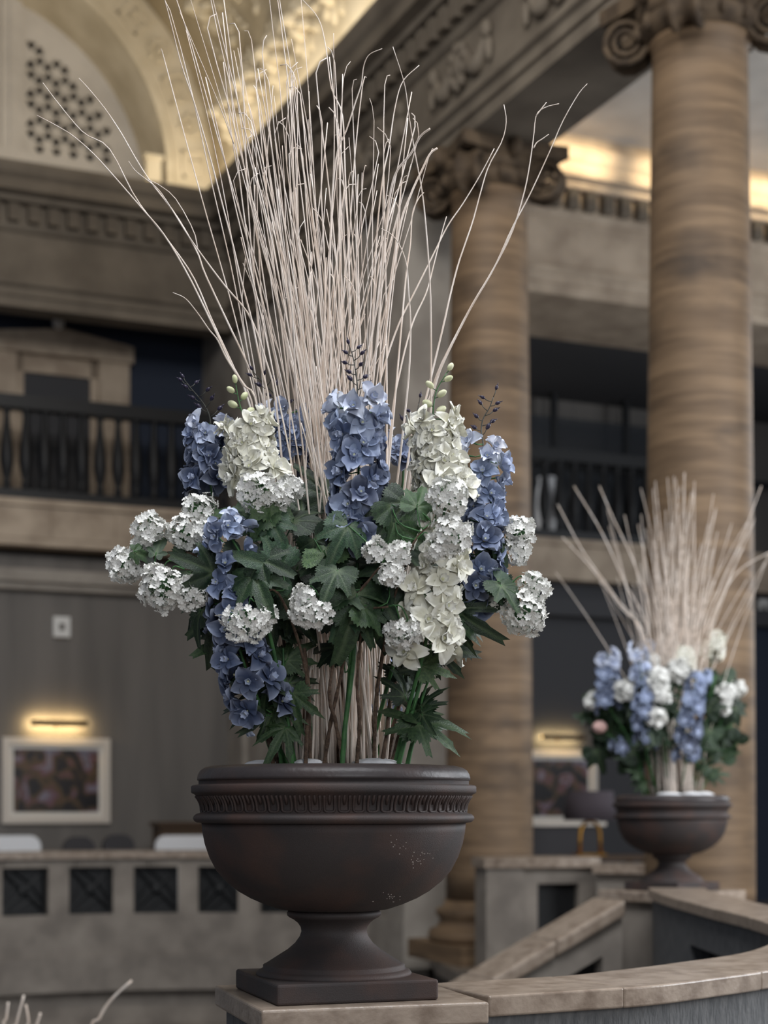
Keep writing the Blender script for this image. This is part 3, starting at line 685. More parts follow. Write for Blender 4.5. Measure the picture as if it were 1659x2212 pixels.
# ---------------------------------------------------------------- furniture behind the balustrades
def rounded_back(w, hgt, dep, r=.1, n=5):
    pts = []
    for cx, cz, a0 in ((w / 2 - r, hgt - r, 0), (-w / 2 + r, hgt - r, 90)):
        for i in range(n + 1): a = R(a0 + 90 * i / n); pts.append((cx + r * math.cos(a), cz + r * math.sin(a)))
    pts += [(-w / 2, .1), (w / 2, .1)]; m = len(pts)
    return MB().add([(x, 0, z) for x, z in pts] + [(x, dep, z) for x, z in pts], [tuple(range(m - 1, -1, -1)), tuple(range(m, 2 * m))] + [(i, (i + 1) % m, m + (i + 1) % m, m + i) for i in range(m)])
def sofa(px, d, w, hgt, label):
    p = P(px, 1800, d); M = T((p.x, p.y, 0)) @ Matrix.Rotation(TH * .5, 4, 'Z')
    e = tag(put('sofa', None, None, M), label, 'sofa')
    put('backrest', (rounded_back(w, hgt, .22, .14), 'sofa_white'), e, M)
    put('seat', (MB().box(-w / 2 + .05, w / 2 - .05, .22, .9, .1, .45), 'sofa_white'), e, M)
    for s in (-1, 1): put('arm', (MB().box(s * (w / 2 - .1) - .1, s * (w / 2 - .1) + .1, .22, .9, .1, .7), 'sofa_white'), e, M)
    for sx in (-1, 1):
        for y in (.06, .84): put('leg', (MB().tube([(sx * (w / 2 - .12), y, 0), (sx * (w / 2 - .12), y, .11)], .025, 8), 'black_metal'), e, M)
sofa(-44, 21.2, 1.55, 1.26, 'white high-backed sofa behind the far balustrade at the left edge')
sofa(470, 21.5, 1.60, 1.26, 'white high-backed sofa behind the far balustrade next to the larger urn')
def chair(px, d, label, hgt=1.24):
    p = P(px, 1800, d); M = T((p.x, p.y, 0)) @ Matrix.Rotation(TH, 4, 'Z')
    e = tag(put('armchair', None, None, M), label, 'chair')
    put('backrest', (rounded_back(.42, hgt, .1, .16), 'chair_dark'), e, M)
    put('seat', (MB().box(-.19, .19, .1, .5, .38, .48), 'chair_dark'), e, M)
    for sx in (-1, 1):
        for y in (.04, .46): put('leg', (MB().tube([(sx * .16, y, 0), (sx * .16, y, .39)], .02, 8), 'black_metal'), e, M)
chair(172, 21.6, 'dark chair behind the far balustrade below the left framed picture')
chair(258, 21.6, 'dark chair just left of the white sofa beside the larger urn', 1.27)
p = P(398, 1800, 23.2)
M = T((p.x, p.y, 0)) @ Matrix.Rotation(TH, 4, 'Z')
e = tag(put('console_cabinet', None, None, M), 'dark wooden cabinet against the grey wall behind the white sofa', 'cabinet')
put('body', (MB().box(-.4, .4, -.2, .2, .1, 1.36), 'wood_dark'), e, M); put('top', (MB().box(-.44, .44, -.24, .22, 1.36, 1.42), 'wood_dark'), e, M)
for s in (-1, 1): put('leg', (MB().box(s * .36 - .03, s * .36 + .03, -.15, .15, 0, .1), 'wood_dark'), e, M)
# console table, drum-shaded lamp with brass arch, behind the landing balustrade
p = P(1275, 1848, 20.5); M = T((p.x, p.y, 0)) @ Matrix.Rotation(TH, 4, 'Z')
e = tag(put('console_table', None, None, M), 'dark console table carrying the lamp with the brass arch', 'table')
tz = p.z
put('tabletop', (MB().box(-.75, .75, -.22, .22, tz - .06, tz), 'wood_dark'), e, M)
for sx in (-1, 1):
    for sy in (-1, 1): put('leg', (MB().box(sx * .68 - .03, sx * .68 + .03, sy * .17 - .03, sy * .17 + .03, 0, tz - .06), 'wood_dark'), e, M)
M = T((p.x, p.y, tz)) @ Matrix.Rotation(TH, 4, 'Z')
e = tag(put('table_lamp', None, None, M), 'table lamp with dark drum shade on a brass arch', 'lamp')
put('foot', (MB().box(-.2, .2, -.07, .07, 0, .025), 'brass'), e, M)
put('arch', (MB().tube([(-.15, 0, .02), (-.145, 0, .2)] + [(-.14 * math.cos(R(k * 18)), 0, .26 + .17 * math.sin(R(k * 18))) for k in range(11)] + [(.145, 0, .2), (.15, 0, .02)], .024, 8), 'brass', True), e, M)
put('shade', (MB().lathe([(.29, .44), (.33, .44), (.29, .80), (.27, .80)], 32), 'shade_purple', True), e, M)
p = P(1190, 1776, 22.5); M = T((p.x, p.y, 0)) @ Matrix.Rotation(TH, 4, 'Z')
e = tag(put('sideboard', None, None, M), 'dark sideboard below the picture behind the farther column', 'cabinet')
put('body', (MB().box(-.7, .7, -.2, .22, .1, p.z - .05), 'chair_dark'), e, M); put('top', (MB().box(-.74, .74, -.24, .24, p.z - .05, p.z), 'frame_white'), e, M)
for s in (-1, 1): put('leg', (MB().box(s * .6 - .03, s * .6 + .03, -.15, .15, 0, .1), 'black_metal'), e, M)

# ================================================================ URNS
CX, CD = 722.0, 4.72                      # axis of the larger urn in the photograph
UB = Vector(((CX - HX) / FPX * CD, CD, 0))
mpp = CD / FPX
def zy(y): return EYE + (HY - y) * mpp - CAPZ     # height above the pedestal
def rr(px): return px * mpp
foot_prof = [(rr(166), zy(2107)), (rr(168), zy(2101)), (rr(165), zy(2096)), (rr(158), zy(2092)), (rr(153), zy(2090)), (rr(153), zy(2083)), (rr(147), zy(2080)),
             (rr(122), zy(2064)), (rr(100), zy(2050)), (rr(84), zy(2036)), (rr(74), zy(2022)), (rr(70.5), zy(2011)), (rr(72), zy(2002)), (rr(78), zy(1993)),
             (rr(88), zy(1985)), (rr(96), zy(1981)), (rr(101), zy(1977)), (rr(102), zy(1971)), (rr(99), zy(1967)), (rr(96), zy(1965))]
bowl_prof = [(rr(90), zy(1966)), (rr(120), zy(1962)), (rr(150), zy(1952)), (rr(180), zy(1939)), (rr(206), zy(1924)), (rr(232), zy(1903)), (rr(253), zy(1880)),
             (rr(268), zy(1851)), (rr(278), zy(1822)), (rr(283), zy(1796)), (rr(285), zy(1776))]
band_prof = [(rr(285), zy(1777)), (rr(296), zy(1776)), (rr(301), zy(1772)), (rr(303), zy(1767)), (rr(301), zy(1762)), (rr(296), zy(1758)), (rr(288), zy(1756)),
             (rr(284), zy(1750)), (rr(284), zy(1742)), (rr(287), zy(1732)), (rr(293), zy(1723)), (rr(300), zy(1716)), (rr(305), zy(1714)), (rr(307), zy(1711)),
             (rr(307), zy(1700)), (rr(304), zy(1697)), (rr(291), zy(1695)), (rr(291), zy(1687))]
rim_prof = [(rr(289), zy(1688)), (rr(294), zy(1686)), (rr(294), zy(1681)), (rr(292), zy(1673)), (rr(287), zy(1665)), (rr(278), zy(1659)), (rr(266), zy(1656)),
            (rr(250), zy(1655)), (rr(240), zy(1658)), (rr(236), zy(1668)), (rr(236), zy(1690))]
flute = MB()
# one tongue of the carved cove: a raised loop open at the top with a sunk middle
N_FL = 62; fw = 2 * math.pi * rr(286) / N_FL
loop = []
for k in range(13):
    t = k / 12
    if t < .35: x = -fw * .36; u = 1 - t / .35
    elif t > .65: x = fw * .36; u = (t - .65) / .35
    else:
        a = (t - .35) / .3 * math.pi; x = -fw * .36 * math.cos(a); u = -.12 * math.sin(a)
    z = zy(1750) + u * (zy(1718) - zy(1750)) * .95
    yy = 1750 + (1718 - 1750) * max(u, 0)
    r = rr(285 + 12 * max(0, u) ** 2.2); loop.append((x, r, z))
flute.tube([(x, -r, z) for x, r, z in loop], .0042, 5)
flute.tube([(0, -(r + .0005), z) for r, z in ((rr(297), zy(1719)), (rr(290), zy(1727)), (rr(286.5), zy(1738)))], [.003, .0055, .003], 5)
flutem = flute.mesh('carved_tongue', 'urn_cast', True)
foot_m = MB().lathe(foot_prof, 64).mesh('foot', 'urn_cast', True); bowl_m = MB().lathe(bowl_prof, 72).mesh('bowl', 'urn_cast', True)
band_m = MB().lathe(band_prof, 96).mesh('band', 'urn_cast', True); rim_m = MB().lathe(rim_prof, 96).mesh('rim', 'urn_rim', True)
h = .2325
plinth_m = MB().box(-h, h, -h, h, 0, zy(2105) + .002).mesh('plinth', 'urn_cast')
soil_m = MB().lathe([(rr(236), zy(1690)), (rr(237), zy(1672)), (rr(120), zy(1664)), (.01, zy(1662))], 40).mesh('soil', 'soil', True)
def urn(M, rot, label):
    e = tag(put('urn', None, None, M), label, 'urn', )
    bevel(put('plinth', plinth_m, e, M @ Matrix.Rotation(rot, 4, 'Z')), .008, 3)
    put('foot', foot_m, e, M); put('bowl', bowl_m, e, M); put('band', band_m, e, M); put('rim', rim_m, e, M)
    s = put('soil', soil_m, e, M)
    return e
MU = T((UB.x, UB.y, CAPZ))
u1 = urn(MU, R(19), 'large dark brown footed urn standing on the beige stone pedestal in front')
for k in range(N_FL): put('carved_tongue', flutem, u1, MU @ Matrix.Rotation(k * 2 * math.pi / N_FL, 4, 'Z'))
sf = MB()
rs = random.Random(5)
for k in range(46):                       # pale scuffs worn into the bowl
    base = [(855, 1822), (905, 1842), (893, 1852), (840, 1930)][k % 4 if k < 40 else 3]
    px, py = base[0] + rs.gauss(0, 9), base[1] + rs.gauss(0, 7)
    zz = zy(py)
    for (r0, z0), (r1, z1) in zip(bowl_prof, bowl_prof[1:]):
        if z0 <= zz <= z1:
            r = r0 + (r1 - r0) * (zz - z0) / (z1 - z0); s_ = (px - CX) * mpp / r
            if abs(s_) < 1:
                a = math.asin(s_); sf.blob((r * s_, -r * math.cos(a), zz), .0022 * rs.uniform(.5, 1.3), .0006, .0014, 5, 4)
put('scuff_marks', sf.mesh('scuff_marks', 'scuff'), u1, MU)
MU2 = T((U2.x, U2.y, PED2Z))
u2 = urn(MU2, R(42), 'smaller-looking dark footed urn in the background beside the stair')

# white cotton mounds on the soil of the urns
def mound(M, x, y, z, rx, rz, label, grp):
    m = MB(); m.blob((0, 0, 0), rx, rx * .8, rz, 14, 8); m.blob((rx * .6, .01, -rz * .2), rx * .6, rx * .5, rz * .7, 10, 6)
    return tag(put('cotton_wad', m.mesh('cotton_wad', 'white_cotton', True), None, M @ T((x, y, z))), label, 'cotton', grp)
zs = zy(1664)
for x, y, rx, rz in ((-.20, -.05, .055, .016), (-.065, -.16, .045, .017), (.12, -.16, .07, .018), (.05, .1, .08, .02)):
    mound(MU, x, y, zs + .013, rx, rz, 'white wad of cotton just showing over the rim of the larger urn', 'cotton wads in the larger urn')
for x, y, rx, rz in ((-.05, -.17, .09, .022), (.10, -.17, .07, .025), (.2, -.1, .07, .026)):
    mound(MU2, x, y, zs + .01, rx, rz, 'white wad of cotton lying in the top of the smaller urn', 'cotton wads in the smaller urn')

# ================================================================ TWIGS
def rnd_base(rng, rad=.17):
    a = rng.uniform(0, 2 * math.pi); r = rad * math.sqrt(rng.random()); return (r * math.cos(a) * 1.0, r * math.sin(a) * .9)
def twig(pts, r0, r1, label, group, n=22, sub=None, m='twig', sides=5):
    c = spline(pts, n); base = c[0]
    mb = MB(); mb.tube([p - base for p in c], [r0 + (r1 - r0) * (i / n) ** .8 for i in range(n + 1)], sides)
    o = tag(put('willow_twig', mb.mesh('willow_twig', m, True), None, T(base)), label, 'twig', group)
    for s in (sub or []):
        q = spline(s, 10); put('side_shoot', (MB().tube([p - base for p in q], [r0 * .42 + (r1 - r0 * .42) * i / 10 for i in range(11)], 4), m, True), o, T(base))
    return o
rng = random.Random(21)
def base_pt(px=None, dd=None):
    bx, by = rnd_base(rng)
    if px is not None: bx = (px - CX) * mpp
    if dd is not None: by = dd
    return Vector((UB.x + bx, UB.y + by, CAPZ + zs + .002))
OUT = [  # pixel tracks of the single twigs that stand apart, lowest point first
    ([(545, 900), (500, 790), (451, 684), (405, 591), (354, 506), (304, 447), (253, 388), (203, 333), (160, 295), (127, 274), (80, 249)], -.05, 'pale twig arching farthest left, its tip lowest over the lattice'),
    ([(552, 905), (508, 800), (460, 696), (418, 599), (363, 519), (295, 430), (236, 321), (181, 287), (127, 224), (93, 179)], .0, 'pale wavy-tipped twig arching far left over the middle of the lattice'),
    ([(575, 905), (540, 800), (492, 696), (443, 591), (426, 544), (380, 464), (325, 392), (291, 338), (262, 287), (228, 236), (194, 194), (171, 169)], .05, 'pale twig on the left ending highest in front of the lattice'),
    ([(600, 900), (575, 780), (540, 684), (485, 616), (435, 549), (405, 506), (363, 439), (338, 405), (295, 371), (278, 348)], -.1, 'forked pale twig at left ending near the arch springing'),
    ([(585, 900), (566, 800), (544, 692), (523, 612), (502, 523), (481, 443), (456, 346), (422, 228), (392, 139), (371, 55), (354, -10), (344, -60)], -.16, 'long dark straight twig crossing the whole relief band of the arch'),
    ([(560, 900), (525, 830), (490, 775), (470, 734), (452, 712), (427, 676), (401, 645), (374, 632)], -.12, 'short twig curling left at its tip in front of the frieze'),
    ([(905, 930), (935, 850), (955, 790), (999, 700), (1026, 650), (1068, 578), (1106, 494), (1144, 422), (1187, 329), (1216, 262), (1250, 203), (1269, 181)], -.06, 'pale twig reaching farthest right and up of all'),
    ([(900, 930), (925, 870), (948, 800), (990, 715), (1022, 655), (1066, 581), (1106, 502), (1132, 418), (1144, 359), (1153, 295), (1159, 249), (1178, 232), (1208, 224)], -.03, 'pale twig at right with a tip bent over like a hook'),
    ([(890, 940), (915, 880), (935, 800), (959, 700), (971, 646), (988, 578), (1005, 527), (1022, 477), (1039, 414), (1056, 359), (1085, 304), (1094, 262), (1089, 226)], .05, 'pale twig at right curving back at its tip beside the far capital'),
    ([(800, 930), (828, 800), (862, 700), (895, 633), (933, 557), (967, 489), (1001, 439), (1039, 376), (1068, 321)], .1, 'pale twig slanting right to end over the far capital'),
    ([(925, 940), (931, 820), (931, 700), (929, 612), (921, 498), (912, 414), (895, 321), (883, 245), (874, 181), (849, 101)], -.15, 'pale twig leaning left alone with its tip over the carved frieze'),
    ([(870, 940), (884, 800), (887, 700), (883, 633), (878, 570), (862, 527), (845, 506), (824, 494)], -.1, 'pale twig at right bending sharply left at mid height'),
    ([(850, 900), (868, 700), (878, 591), (887, 527), (891, 464), (904, 430), (916, 416)], .08, 'pale twig right of the bundle with a short hooked tip'),
    ([(845, 920), (865, 800), (891, 700), (921, 633), (938, 570), (954, 506), (965, 468)], .12, 'short pale twig slanting right beside the far column'),
    ([(720, 900), (712, 700), (715, 480), (727, 338), (748, 283), (769, 219), (781, 181), (786, 143), (798, 118), (826, 105)], -.08, 'tall pale twig in the middle bending right at its tip'),
    ([(790, 900), (805, 700), (815, 500), (828, 380), (841, 316), (853, 236), (870, 177), (906, 141)], .05, 'tall pale twig right of centre ending in a rightward curl'),
    ([(800, 900), (818, 700), (835, 480), (853, 380), (887, 333), (908, 295), (929, 278)], -.12, 'pale twig ending in a thick blunt tip right of centre'),
    ([(815, 900), (835, 700), (862, 500), (887, 422), (912, 367), (929, 333), (945, 320)], 0, 'pale twig curving out right to a fine tip below the blunt one'),
    ([(700, 900), (708, 700), (716, 480), (722, 330), (722, 200), (721, 72)], -.04, 'straight pale twig rising upright at the middle of the bundle'),
    ([(770, 900), (758, 700), (752, 500), (746, 380), (740, 250), (716, 190), (704, 100), (688, 40), (650, -5)], .1, 'thin wavy twig whose tip bends left over the bright vault'),
]
for track, dd, lab in OUT:
    d = CD + dd; n = len(track)
    b = base_pt(CX + (track[0][0] - CX) * .55, dd * .6)
    pts = [b, b.lerp(P(*track[0], d), .45) + Vector(((b.x - P(*track[0], d).x) * .12, 0, 0))] + [P(x, y, d + (dd * 1.2) * i / n) for i, (x, y) in enumerate(track)]
    sub = None
    if 'forked' in lab:
        sub = [[P(x, y, d) for x, y in ((428, 541), (418, 498), (380, 430), (346, 401), (320, 388))]]
    if 'hook' in lab:
        sub = [[P(x, y, d - .03) for x, y in ((1153, 320), (1160, 308), (1172, 300), (1186, 290))], [P(x, y, d - .03) for x, y in ((1159, 249), (1170, 235), (1181, 221))]]
    twig(pts, .0042, .0010 if 'blunt' not in lab else .0028, lab, 'twigs in the larger urn', 40, sub)
def rand_twig(xt, yt, rng, force=None):
    bx, by = rnd_base(rng, .165)
    if force is not None: bx = force
    # bias: a twig leaning left starts a little to the left
    bx = bx * .95 + max(-.06, min(.06, (xt - CX) * mpp * .07)); pwr = rng.uniform(1.08, 1.65); ddt = by * rng.uniform(.6, 2.2) + rng.gauss(0, .1)
    pts = []; N = 9; wob = rng.uniform(3, 13); ph = rng.uniform(0, 6); fr = rng.uniform(3, 6)
    for i in range(N + 1):
        s = i / N; y = 1664 + (yt - 1664) * s; xb = CX + bx / mpp
        x = xb + (xt - xb) * s ** pwr + wob * math.sin(ph + fr * s) * s + rng.gauss(0, 2.2) * s
        pts.append(P(x, y, CD + by + (ddt - by) * s ** 1.5))
    if rng.random() < .6:                 # a hooked or curling tip
        k = rng.choice((-1, 1)); c = rng.uniform(6, 30)
        e = pts[-1]; pts.append(e + Vector((k * c * mpp, rng.gauss(0, .01), rng.uniform(14, 42) * mpp)))
    pts[0] = Vector((UB.x + bx, UB.y + by, CAPZ + zs + .002))
    sub = None
    if rng.random() < .4:
        i = rng.randint(4, 7); k = rng.choice((-1, 1)); a = pts[i]; b = pts[i + 1]; dv_ = b - a
        sub = [[a, a + dv_ * .5 + Vector((k * .010, 0, 0)), a + dv_ * rng.uniform(.9, 1.5) + Vector((k * rng.uniform(.015, .05), 0, .02))]]
    r0 = rng.uniform(.0030, .0048)
    return pts, r0, rng.uniform(.0007, .0016), sub
tips = []
for k in range(24): tips.append((rng.uniform(335, 650), rng.uniform(-130, 190) + 0))
for k in range(36): tips.append((rng.uniform(540, 760), rng.uniform(120, 420)))
for k in range(20): tips.append((rng.uniform(740, 900), rng.uniform(170, 460)))
for k in range(16): tips.append((rng.uniform(600, 860), rng.uniform(420, 700)))
tips = [(x, y, None) for x, y in tips]
for k in range(9): tips.append((rng.uniform(470, 650), rng.uniform(230, 520), rng.uniform(.07, .15)))      # twigs leaning across the bundle
for k in range(8): tips.append((rng.uniform(800, 930), rng.uniform(250, 520), rng.uniform(-.15, -.05)))
for xt, yt, fc in tips:
    pts, r0, r1, sub = rand_twig(xt, yt, rng, fc)
    twig(pts, r0, r1, 'bare cream-white twig packed in the tall middle bundle of the larger urn', 'packed twigs of the larger urn', 20, sub)
# twigs of the smaller urn
rng = random.Random(33); m2 = U2.y / FPX
def P2(x, y, dd=0): return P(x, y, U2.y + dd)
OUT2 = [([(1400, 1400), (1340, 1310), (1280, 1230), (1215, 1160)], 'blurred twig of the smaller urn arching farthest left'),
        ([(1395, 1400), (1330, 1290), (1262, 1195), (1205, 1090)], 'blurred twig of the smaller urn spreading left below the railing'),
        ([(1405, 1390), (1345, 1250), (1300, 1150), (1240, 1050)], 'blurred twig of the smaller urn with its tip before the balcony railing'),
        ([(1420, 1390), (1375, 1230), (1325, 1120), (1295, 1050)], 'blurred twig of the smaller urn slanting up left of the near column'),
        ([(1530, 1390), (1560, 1290), (1600, 1230), (1668, 1190)], 'blurred twig of the smaller urn arching out past the near column'),
        ([(1520, 1390), (1555, 1270), (1600, 1170), (1645, 1050)], 'blurred twig of the smaller urn ending right of the near column')]
zs2 = PED2Z + zs + .002
for tr, lab in OUT2:
    b = Vector((U2.x + (1452 + (tr[0][0] - 1452) * .8 - 1452) * m2, U2.y, zs2))
    twig([b] + [P2(x, y) for x, y in tr], .007, .003, lab, 'twigs in the smaller urn', 20)
for k in range(95):
    xt = 1465 + rng.gauss(0, 85); yt = rng.uniform(1010, 1290) + abs(xt - 1475) * .35
    bx, by = rnd_base(rng, .15); bx += (xt - 1465) * m2 * .12; pw = rng.uniform(1.3, 2.0); ph = rng.uniform(0, 6)
    pts = []
    for i in range(8):
        s = i / 7; xb = 1452 + bx / m2
        pts.append(P2(xb + (xt - xb) * s ** pw + 3 * math.sin(ph + 4 * s) * s, 1703 + (yt - 1703) * s, by * (1 + s)))
    pts[0] = Vector((U2.x + bx, U2.y + by, zs2))
    twig(pts, rng.uniform(.0042, .0066), .0018, 'blurred cream twig packed in the fan above the smaller urn', 'packed twigs of the smaller urn', 12)
# out-of-focus twig tips poking up in the stairwell at the lower left
for tr, lab in (([(196, 2260), (215, 2200), (240, 2160), (285, 2118)], 'blurred twig tip leaning right at the lower left corner'),
                ([(28, 2260), (35, 2215), (52, 2150)], 'tall blurred twig tip second from the left edge, lower left corner'),
                ([(8, 2260), (14, 2200), (18, 2165)], 'blurred twig tip nearest the left edge in the lower left corner'),
                ([(60, 2260), (62, 2210), (56, 2170)], 'blurred twig tip third from the left edge, lower left corner'),
                ([(72, 2260), (78, 2220), (88, 2188)], 'short blurred twig tip fourth from the left edge, lower left corner')):
    d = 9.0; q = [P(x, y, d) for x, y in tr]; b = Vector((q[0].x + .12, d, -2.4))
    twig([b, b.lerp(q[0], .6)] + q, .014, .007, lab, 'twigs in the stairwell', 20)

# ================================================================ FLOWERS AND LEAVES: shared pieces
def petal_mesh(name, L, Wd, cup, curl, mtl, notch=0.0, wav=0.0, seed=0):
    nu, nv = 6, 4; mb = MB(); vs = []; fs = []; at = []; r = random.Random(seed)
    ph = r.uniform(0, 6)
    for i in range(nu + 1):
        u = i / nu; w = Wd * (math.sin(math.pi * min(1, .06 + .94 * u) ** .75) ** .8 if u < 1 else .28)
        w = Wd * max(.12, (math.sin(math.pi * (.05 + .87 * u ** .8))) ** .75)
        for j in range(nv + 1):
            v = -1 + 2 * j / nv
            y = L * u - notch * L * (1 - abs(v)) * (u ** 4) - .10 * L * (v * v) * u ** 2
            x = v * w * .5
            z = cup * (v * v) * w * .5 - curl * (u ** 2) * L + wav * math.sin(ph + 5 * u + 4 * v) * u
            vs.append((x, y, z)); at.append(max(0, min(1, (u ** 3) * .42 + (abs(v) ** 4) * .3 * u)))
    for i in range(nu):
        for j in range(nv):
            a = i * (nv + 1) + j; fs.append((a, a + 1, a + nv + 2, a + nv + 1))
    mb.add(vs, fs, at); return mb.mesh(name, mtl, True, 'edge')
B_OUT = [petal_mesh('petal', .054, .052, .55, .02 + .2 * k, 'petal_blue', .10, .007, k) for k in range(3)]
W_OUT = [petal_mesh('petal', .052, .038, .5, .0 + .2 * k, 'petal_white', .04, .006, k + 9) for k in range(3)]
def eye_mesh(name, L, Wd, n, tilt, mtl, mc):
    mb = MB(); base = petal_mesh('tmp', L, Wd, .6, -.25, mtl)
    vv = [Vector(v.co) for v in base.vertices]; ff = [tuple(p.vertices) for p in base.polygons]
    for k in range(n):
        Mx = Matrix.Rotation(k * 2 * math.pi / n + .3, 3, 'Z') @ Matrix.Rotation(tilt, 3, 'X'); mb.add([Mx @ v + Vector((0, 0, .004)) for v in vv], ff, [.9] * len(vv))
    nf = len(mb.f); mb.blob((0, 0, .010), .0045, .0045, .010, 6, 5)
    bpy.data.meshes.remove(base); me = mb.mesh(name, mtl, True, 'edge'); me.materials.append(MATS[mc])
    for p in me.polygons[nf:]: p.material_index = 1
    return me
B_EYE = eye_mesh('flower', .026, .020, 5, R(52), 'petal_blue', 'flower_eye')
W_EYE = eye_mesh('flower', .028, .018, 6, R(48), 'petal_white', 'flower_eye')
def whole_flower(name, pet, n, tilt, mtl, L):        # a blossom in one mesh, for the distant bouquet
    mb = MB(); vv = [Vector(v.co) for v in pet.vertices]; ff = [tuple(p.vertices) for p in pet.polygons]
    for k in range(n):
        Mx = Matrix.Rotation(k * 2 * math.pi / n, 3, 'Z') @ Matrix.Rotation(tilt + .15 * (k % 2), 3, 'X'); mb.add([Mx @ v for v in vv], ff, [.3] * len(vv))
    for k in range(4):
        Mx = Matrix.Rotation(k * 1.57 + .4, 3, 'Z') @ Matrix.Rotation(R(55), 3, 'X'); mb.add([Mx @ (v * .5) for v in vv], ff, [.9] * len(vv))
    return mb.mesh(name, mtl, True, 'edge')
B_FAR = whole_flower('flower', B_OUT[1], 6, R(14), 'petal_blue', .05); W_FAR = whole_flower('flower', W_OUT[1], 7, R(16), 'petal_white', .05)
# viburnum floret: five rounded flat petals
fm = MB()
for k in range(5):
    a = k * 2 * math.pi / 5; Mx = Matrix.Rotation(a, 3, 'Z')
    vs = [(0, 0, 0), (-.0024, .0035, .0010), (-.0048, .0078, .0030), (-.0030, .0116, .0030), (0, .0112, .0012), (.0030, .0116, .0030), (.0048, .0078, .0030), (.0024, .0035, .0010), (0, .0068, .0002)]
    fm.add([Mx @ Vector(v) for v in vs], [(8, 0, 1), (8, 1, 2), (8, 2, 3), (8, 3, 4), (8, 4, 5), (8, 5, 6), (8, 6, 7), (8, 7, 0)])
fm.add([(0, 0, -.012), (.0012, 0, 0), (-.0006, .001, 0), (-.0006, -.001, 0)], [(0, 1, 2), (0, 2, 3), (0, 3, 1)])
FLORET = fm.mesh('floret', 'floret', True)
# leaves: radial outline, two rings, folded along the midrib
def leaf_mesh(lobes, depth, serr, seed, droop=.25, width=1.0):
    r = random.Random(seed); N = 64; out = []
    for i in range(N + 1):
        th = -R(150) + R(300) * i / N
        rad = .0
        for (c, l, w) in lobes: rad = max(rad, l * math.exp(-((th - R(c)) / R(w)) ** 2))
        rad = max(rad, depth) ; edge = 1 - max(0, (abs(th) - R(115)) / R(35)) ** 2 * .55
        tooth = 1 + serr * (1 if i % 2 else -1) * (.6 + .8 * r.random())
        out.append((th, rad * edge * tooth))
    mb = MB(); vs = [(0, 0, 0)]; at = [1.0]; fs = []
    for f in (.38, .72, 1.0):
        for th, rad in out:
            x = rad * f * math.sin(th) * width; y = rad * f * math.cos(th)
            near = min(abs(th - R(c)) for c, l, w in lobes)
            fold = .10 * min(near / R(22), 1) * f * rad
            z = -droop * (rad * f) ** 2 + fold + .012 * math.sin(seed + 7 * x + 5 * y)
            vs.append((x, y, z)); at.append(max(0, 1 - near / R(3.2)) * .75 * (1 - .5 * f))
    n = N + 1
    for i in range(N): fs.append((0, 1 + i + 1, 1 + i))
    for q in range(2):
        for i in range(N): a = 1 + q * n + i; fs.append((a, a + 1, a + n + 1, a + n))
    return mb.add(vs, fs, at).mesh('leaf', 'leaf', True, 'vein')
VIB = [leaf_mesh([(0, 1.05, 23), (-46, .80, 21), (46, .78, 21), (-95, .52, 30), (95, .52, 30)], .56, .05, k, .2 + .15 * k) for k in range(3)]
DEL = [leaf_mesh([(0, 1.05, 19), (-42, .92, 17), (42, .90, 17), (-84, .70, 17), (84, .72, 17)], .46, .09, 10 + k, .3 + .2 * k) for k in range(3)]
OVA = [leaf_mesh([(0, 1.0, 34), (-60, .50, 30), (60, .48, 30)], .28, .035, 20 + k, .25 + .2 * k, .9) for k in range(2)]
LEAF = {'v': VIB, 'd': DEL, 'o': OVA}
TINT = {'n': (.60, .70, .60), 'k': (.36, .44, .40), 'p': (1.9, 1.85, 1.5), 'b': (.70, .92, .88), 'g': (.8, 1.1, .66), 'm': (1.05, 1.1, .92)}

def place_leaf(root, stempts, px, py, dd, ang, size, kind='v', tint='n', tilt=None, rng=random, base_d=CD, stem_mat='green_stem'):
    """leaf centred near pixel (px,py); ang = direction of its tip in the picture, degrees clockwise from up"""
    d = base_d + dd; c = P(px, py, d)
    ty = tilt if tilt is not None else rng.uniform(-.5, .15)
    t = Vector((math.sin(R(ang)), ty, math.cos(R(ang)))).normalized()
    nrm = Vector((rng.gauss(0, .55), -1, .5 + rng.gauss(0, .4)))
    b = c - t * size * .45
    size *= .92; M = frame(t, nrm, b) @ Matrix.Scale(size, 4)
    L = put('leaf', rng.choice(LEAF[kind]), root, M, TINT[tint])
    # petiole to the nearest point of the stem
    q = min(stempts, key=lambda s: (s - b).length + (0.35 * (s.z - b.z) if s.z > b.z else 0))
    ln = (q - b).length
    if ln > .25: q = b + (q - b) * (.25 / ln)
    mid = b.lerp(q, .5) + Vector((0, -.01, -.02)) - t * .02
    put('petiole', (MB().tube(spline([q, mid, b, b + t * size * .12], 8), [.0022 - .0001 * i for i in range(9)], 5), stem_mat, True), root, W[root] @ T(-W[root].translation) @ I4) if False else None
    pet = put('petiole', (MB().tube(spline([q, mid, b, b + t * size * .1], 8), [.0024 - .00014 * i for i in range(9)], 5), stem_mat, True), root, I4)
    return L
BLUES = [(50, 59, 84), (74, 88, 118), (112, 127, 157), (152, 167, 194), (212, 219, 232), (240, 241, 244)]
def ramp_col(cols, t):
    t = max(0, min(.9999, t)) * (len(cols) - 1); i = int(t); f = t - i
    a, b = lin(cols[i]), lin(cols[i + 1]); return tuple(a[k] + (b[k] - a[k]) * f for k in range(3))
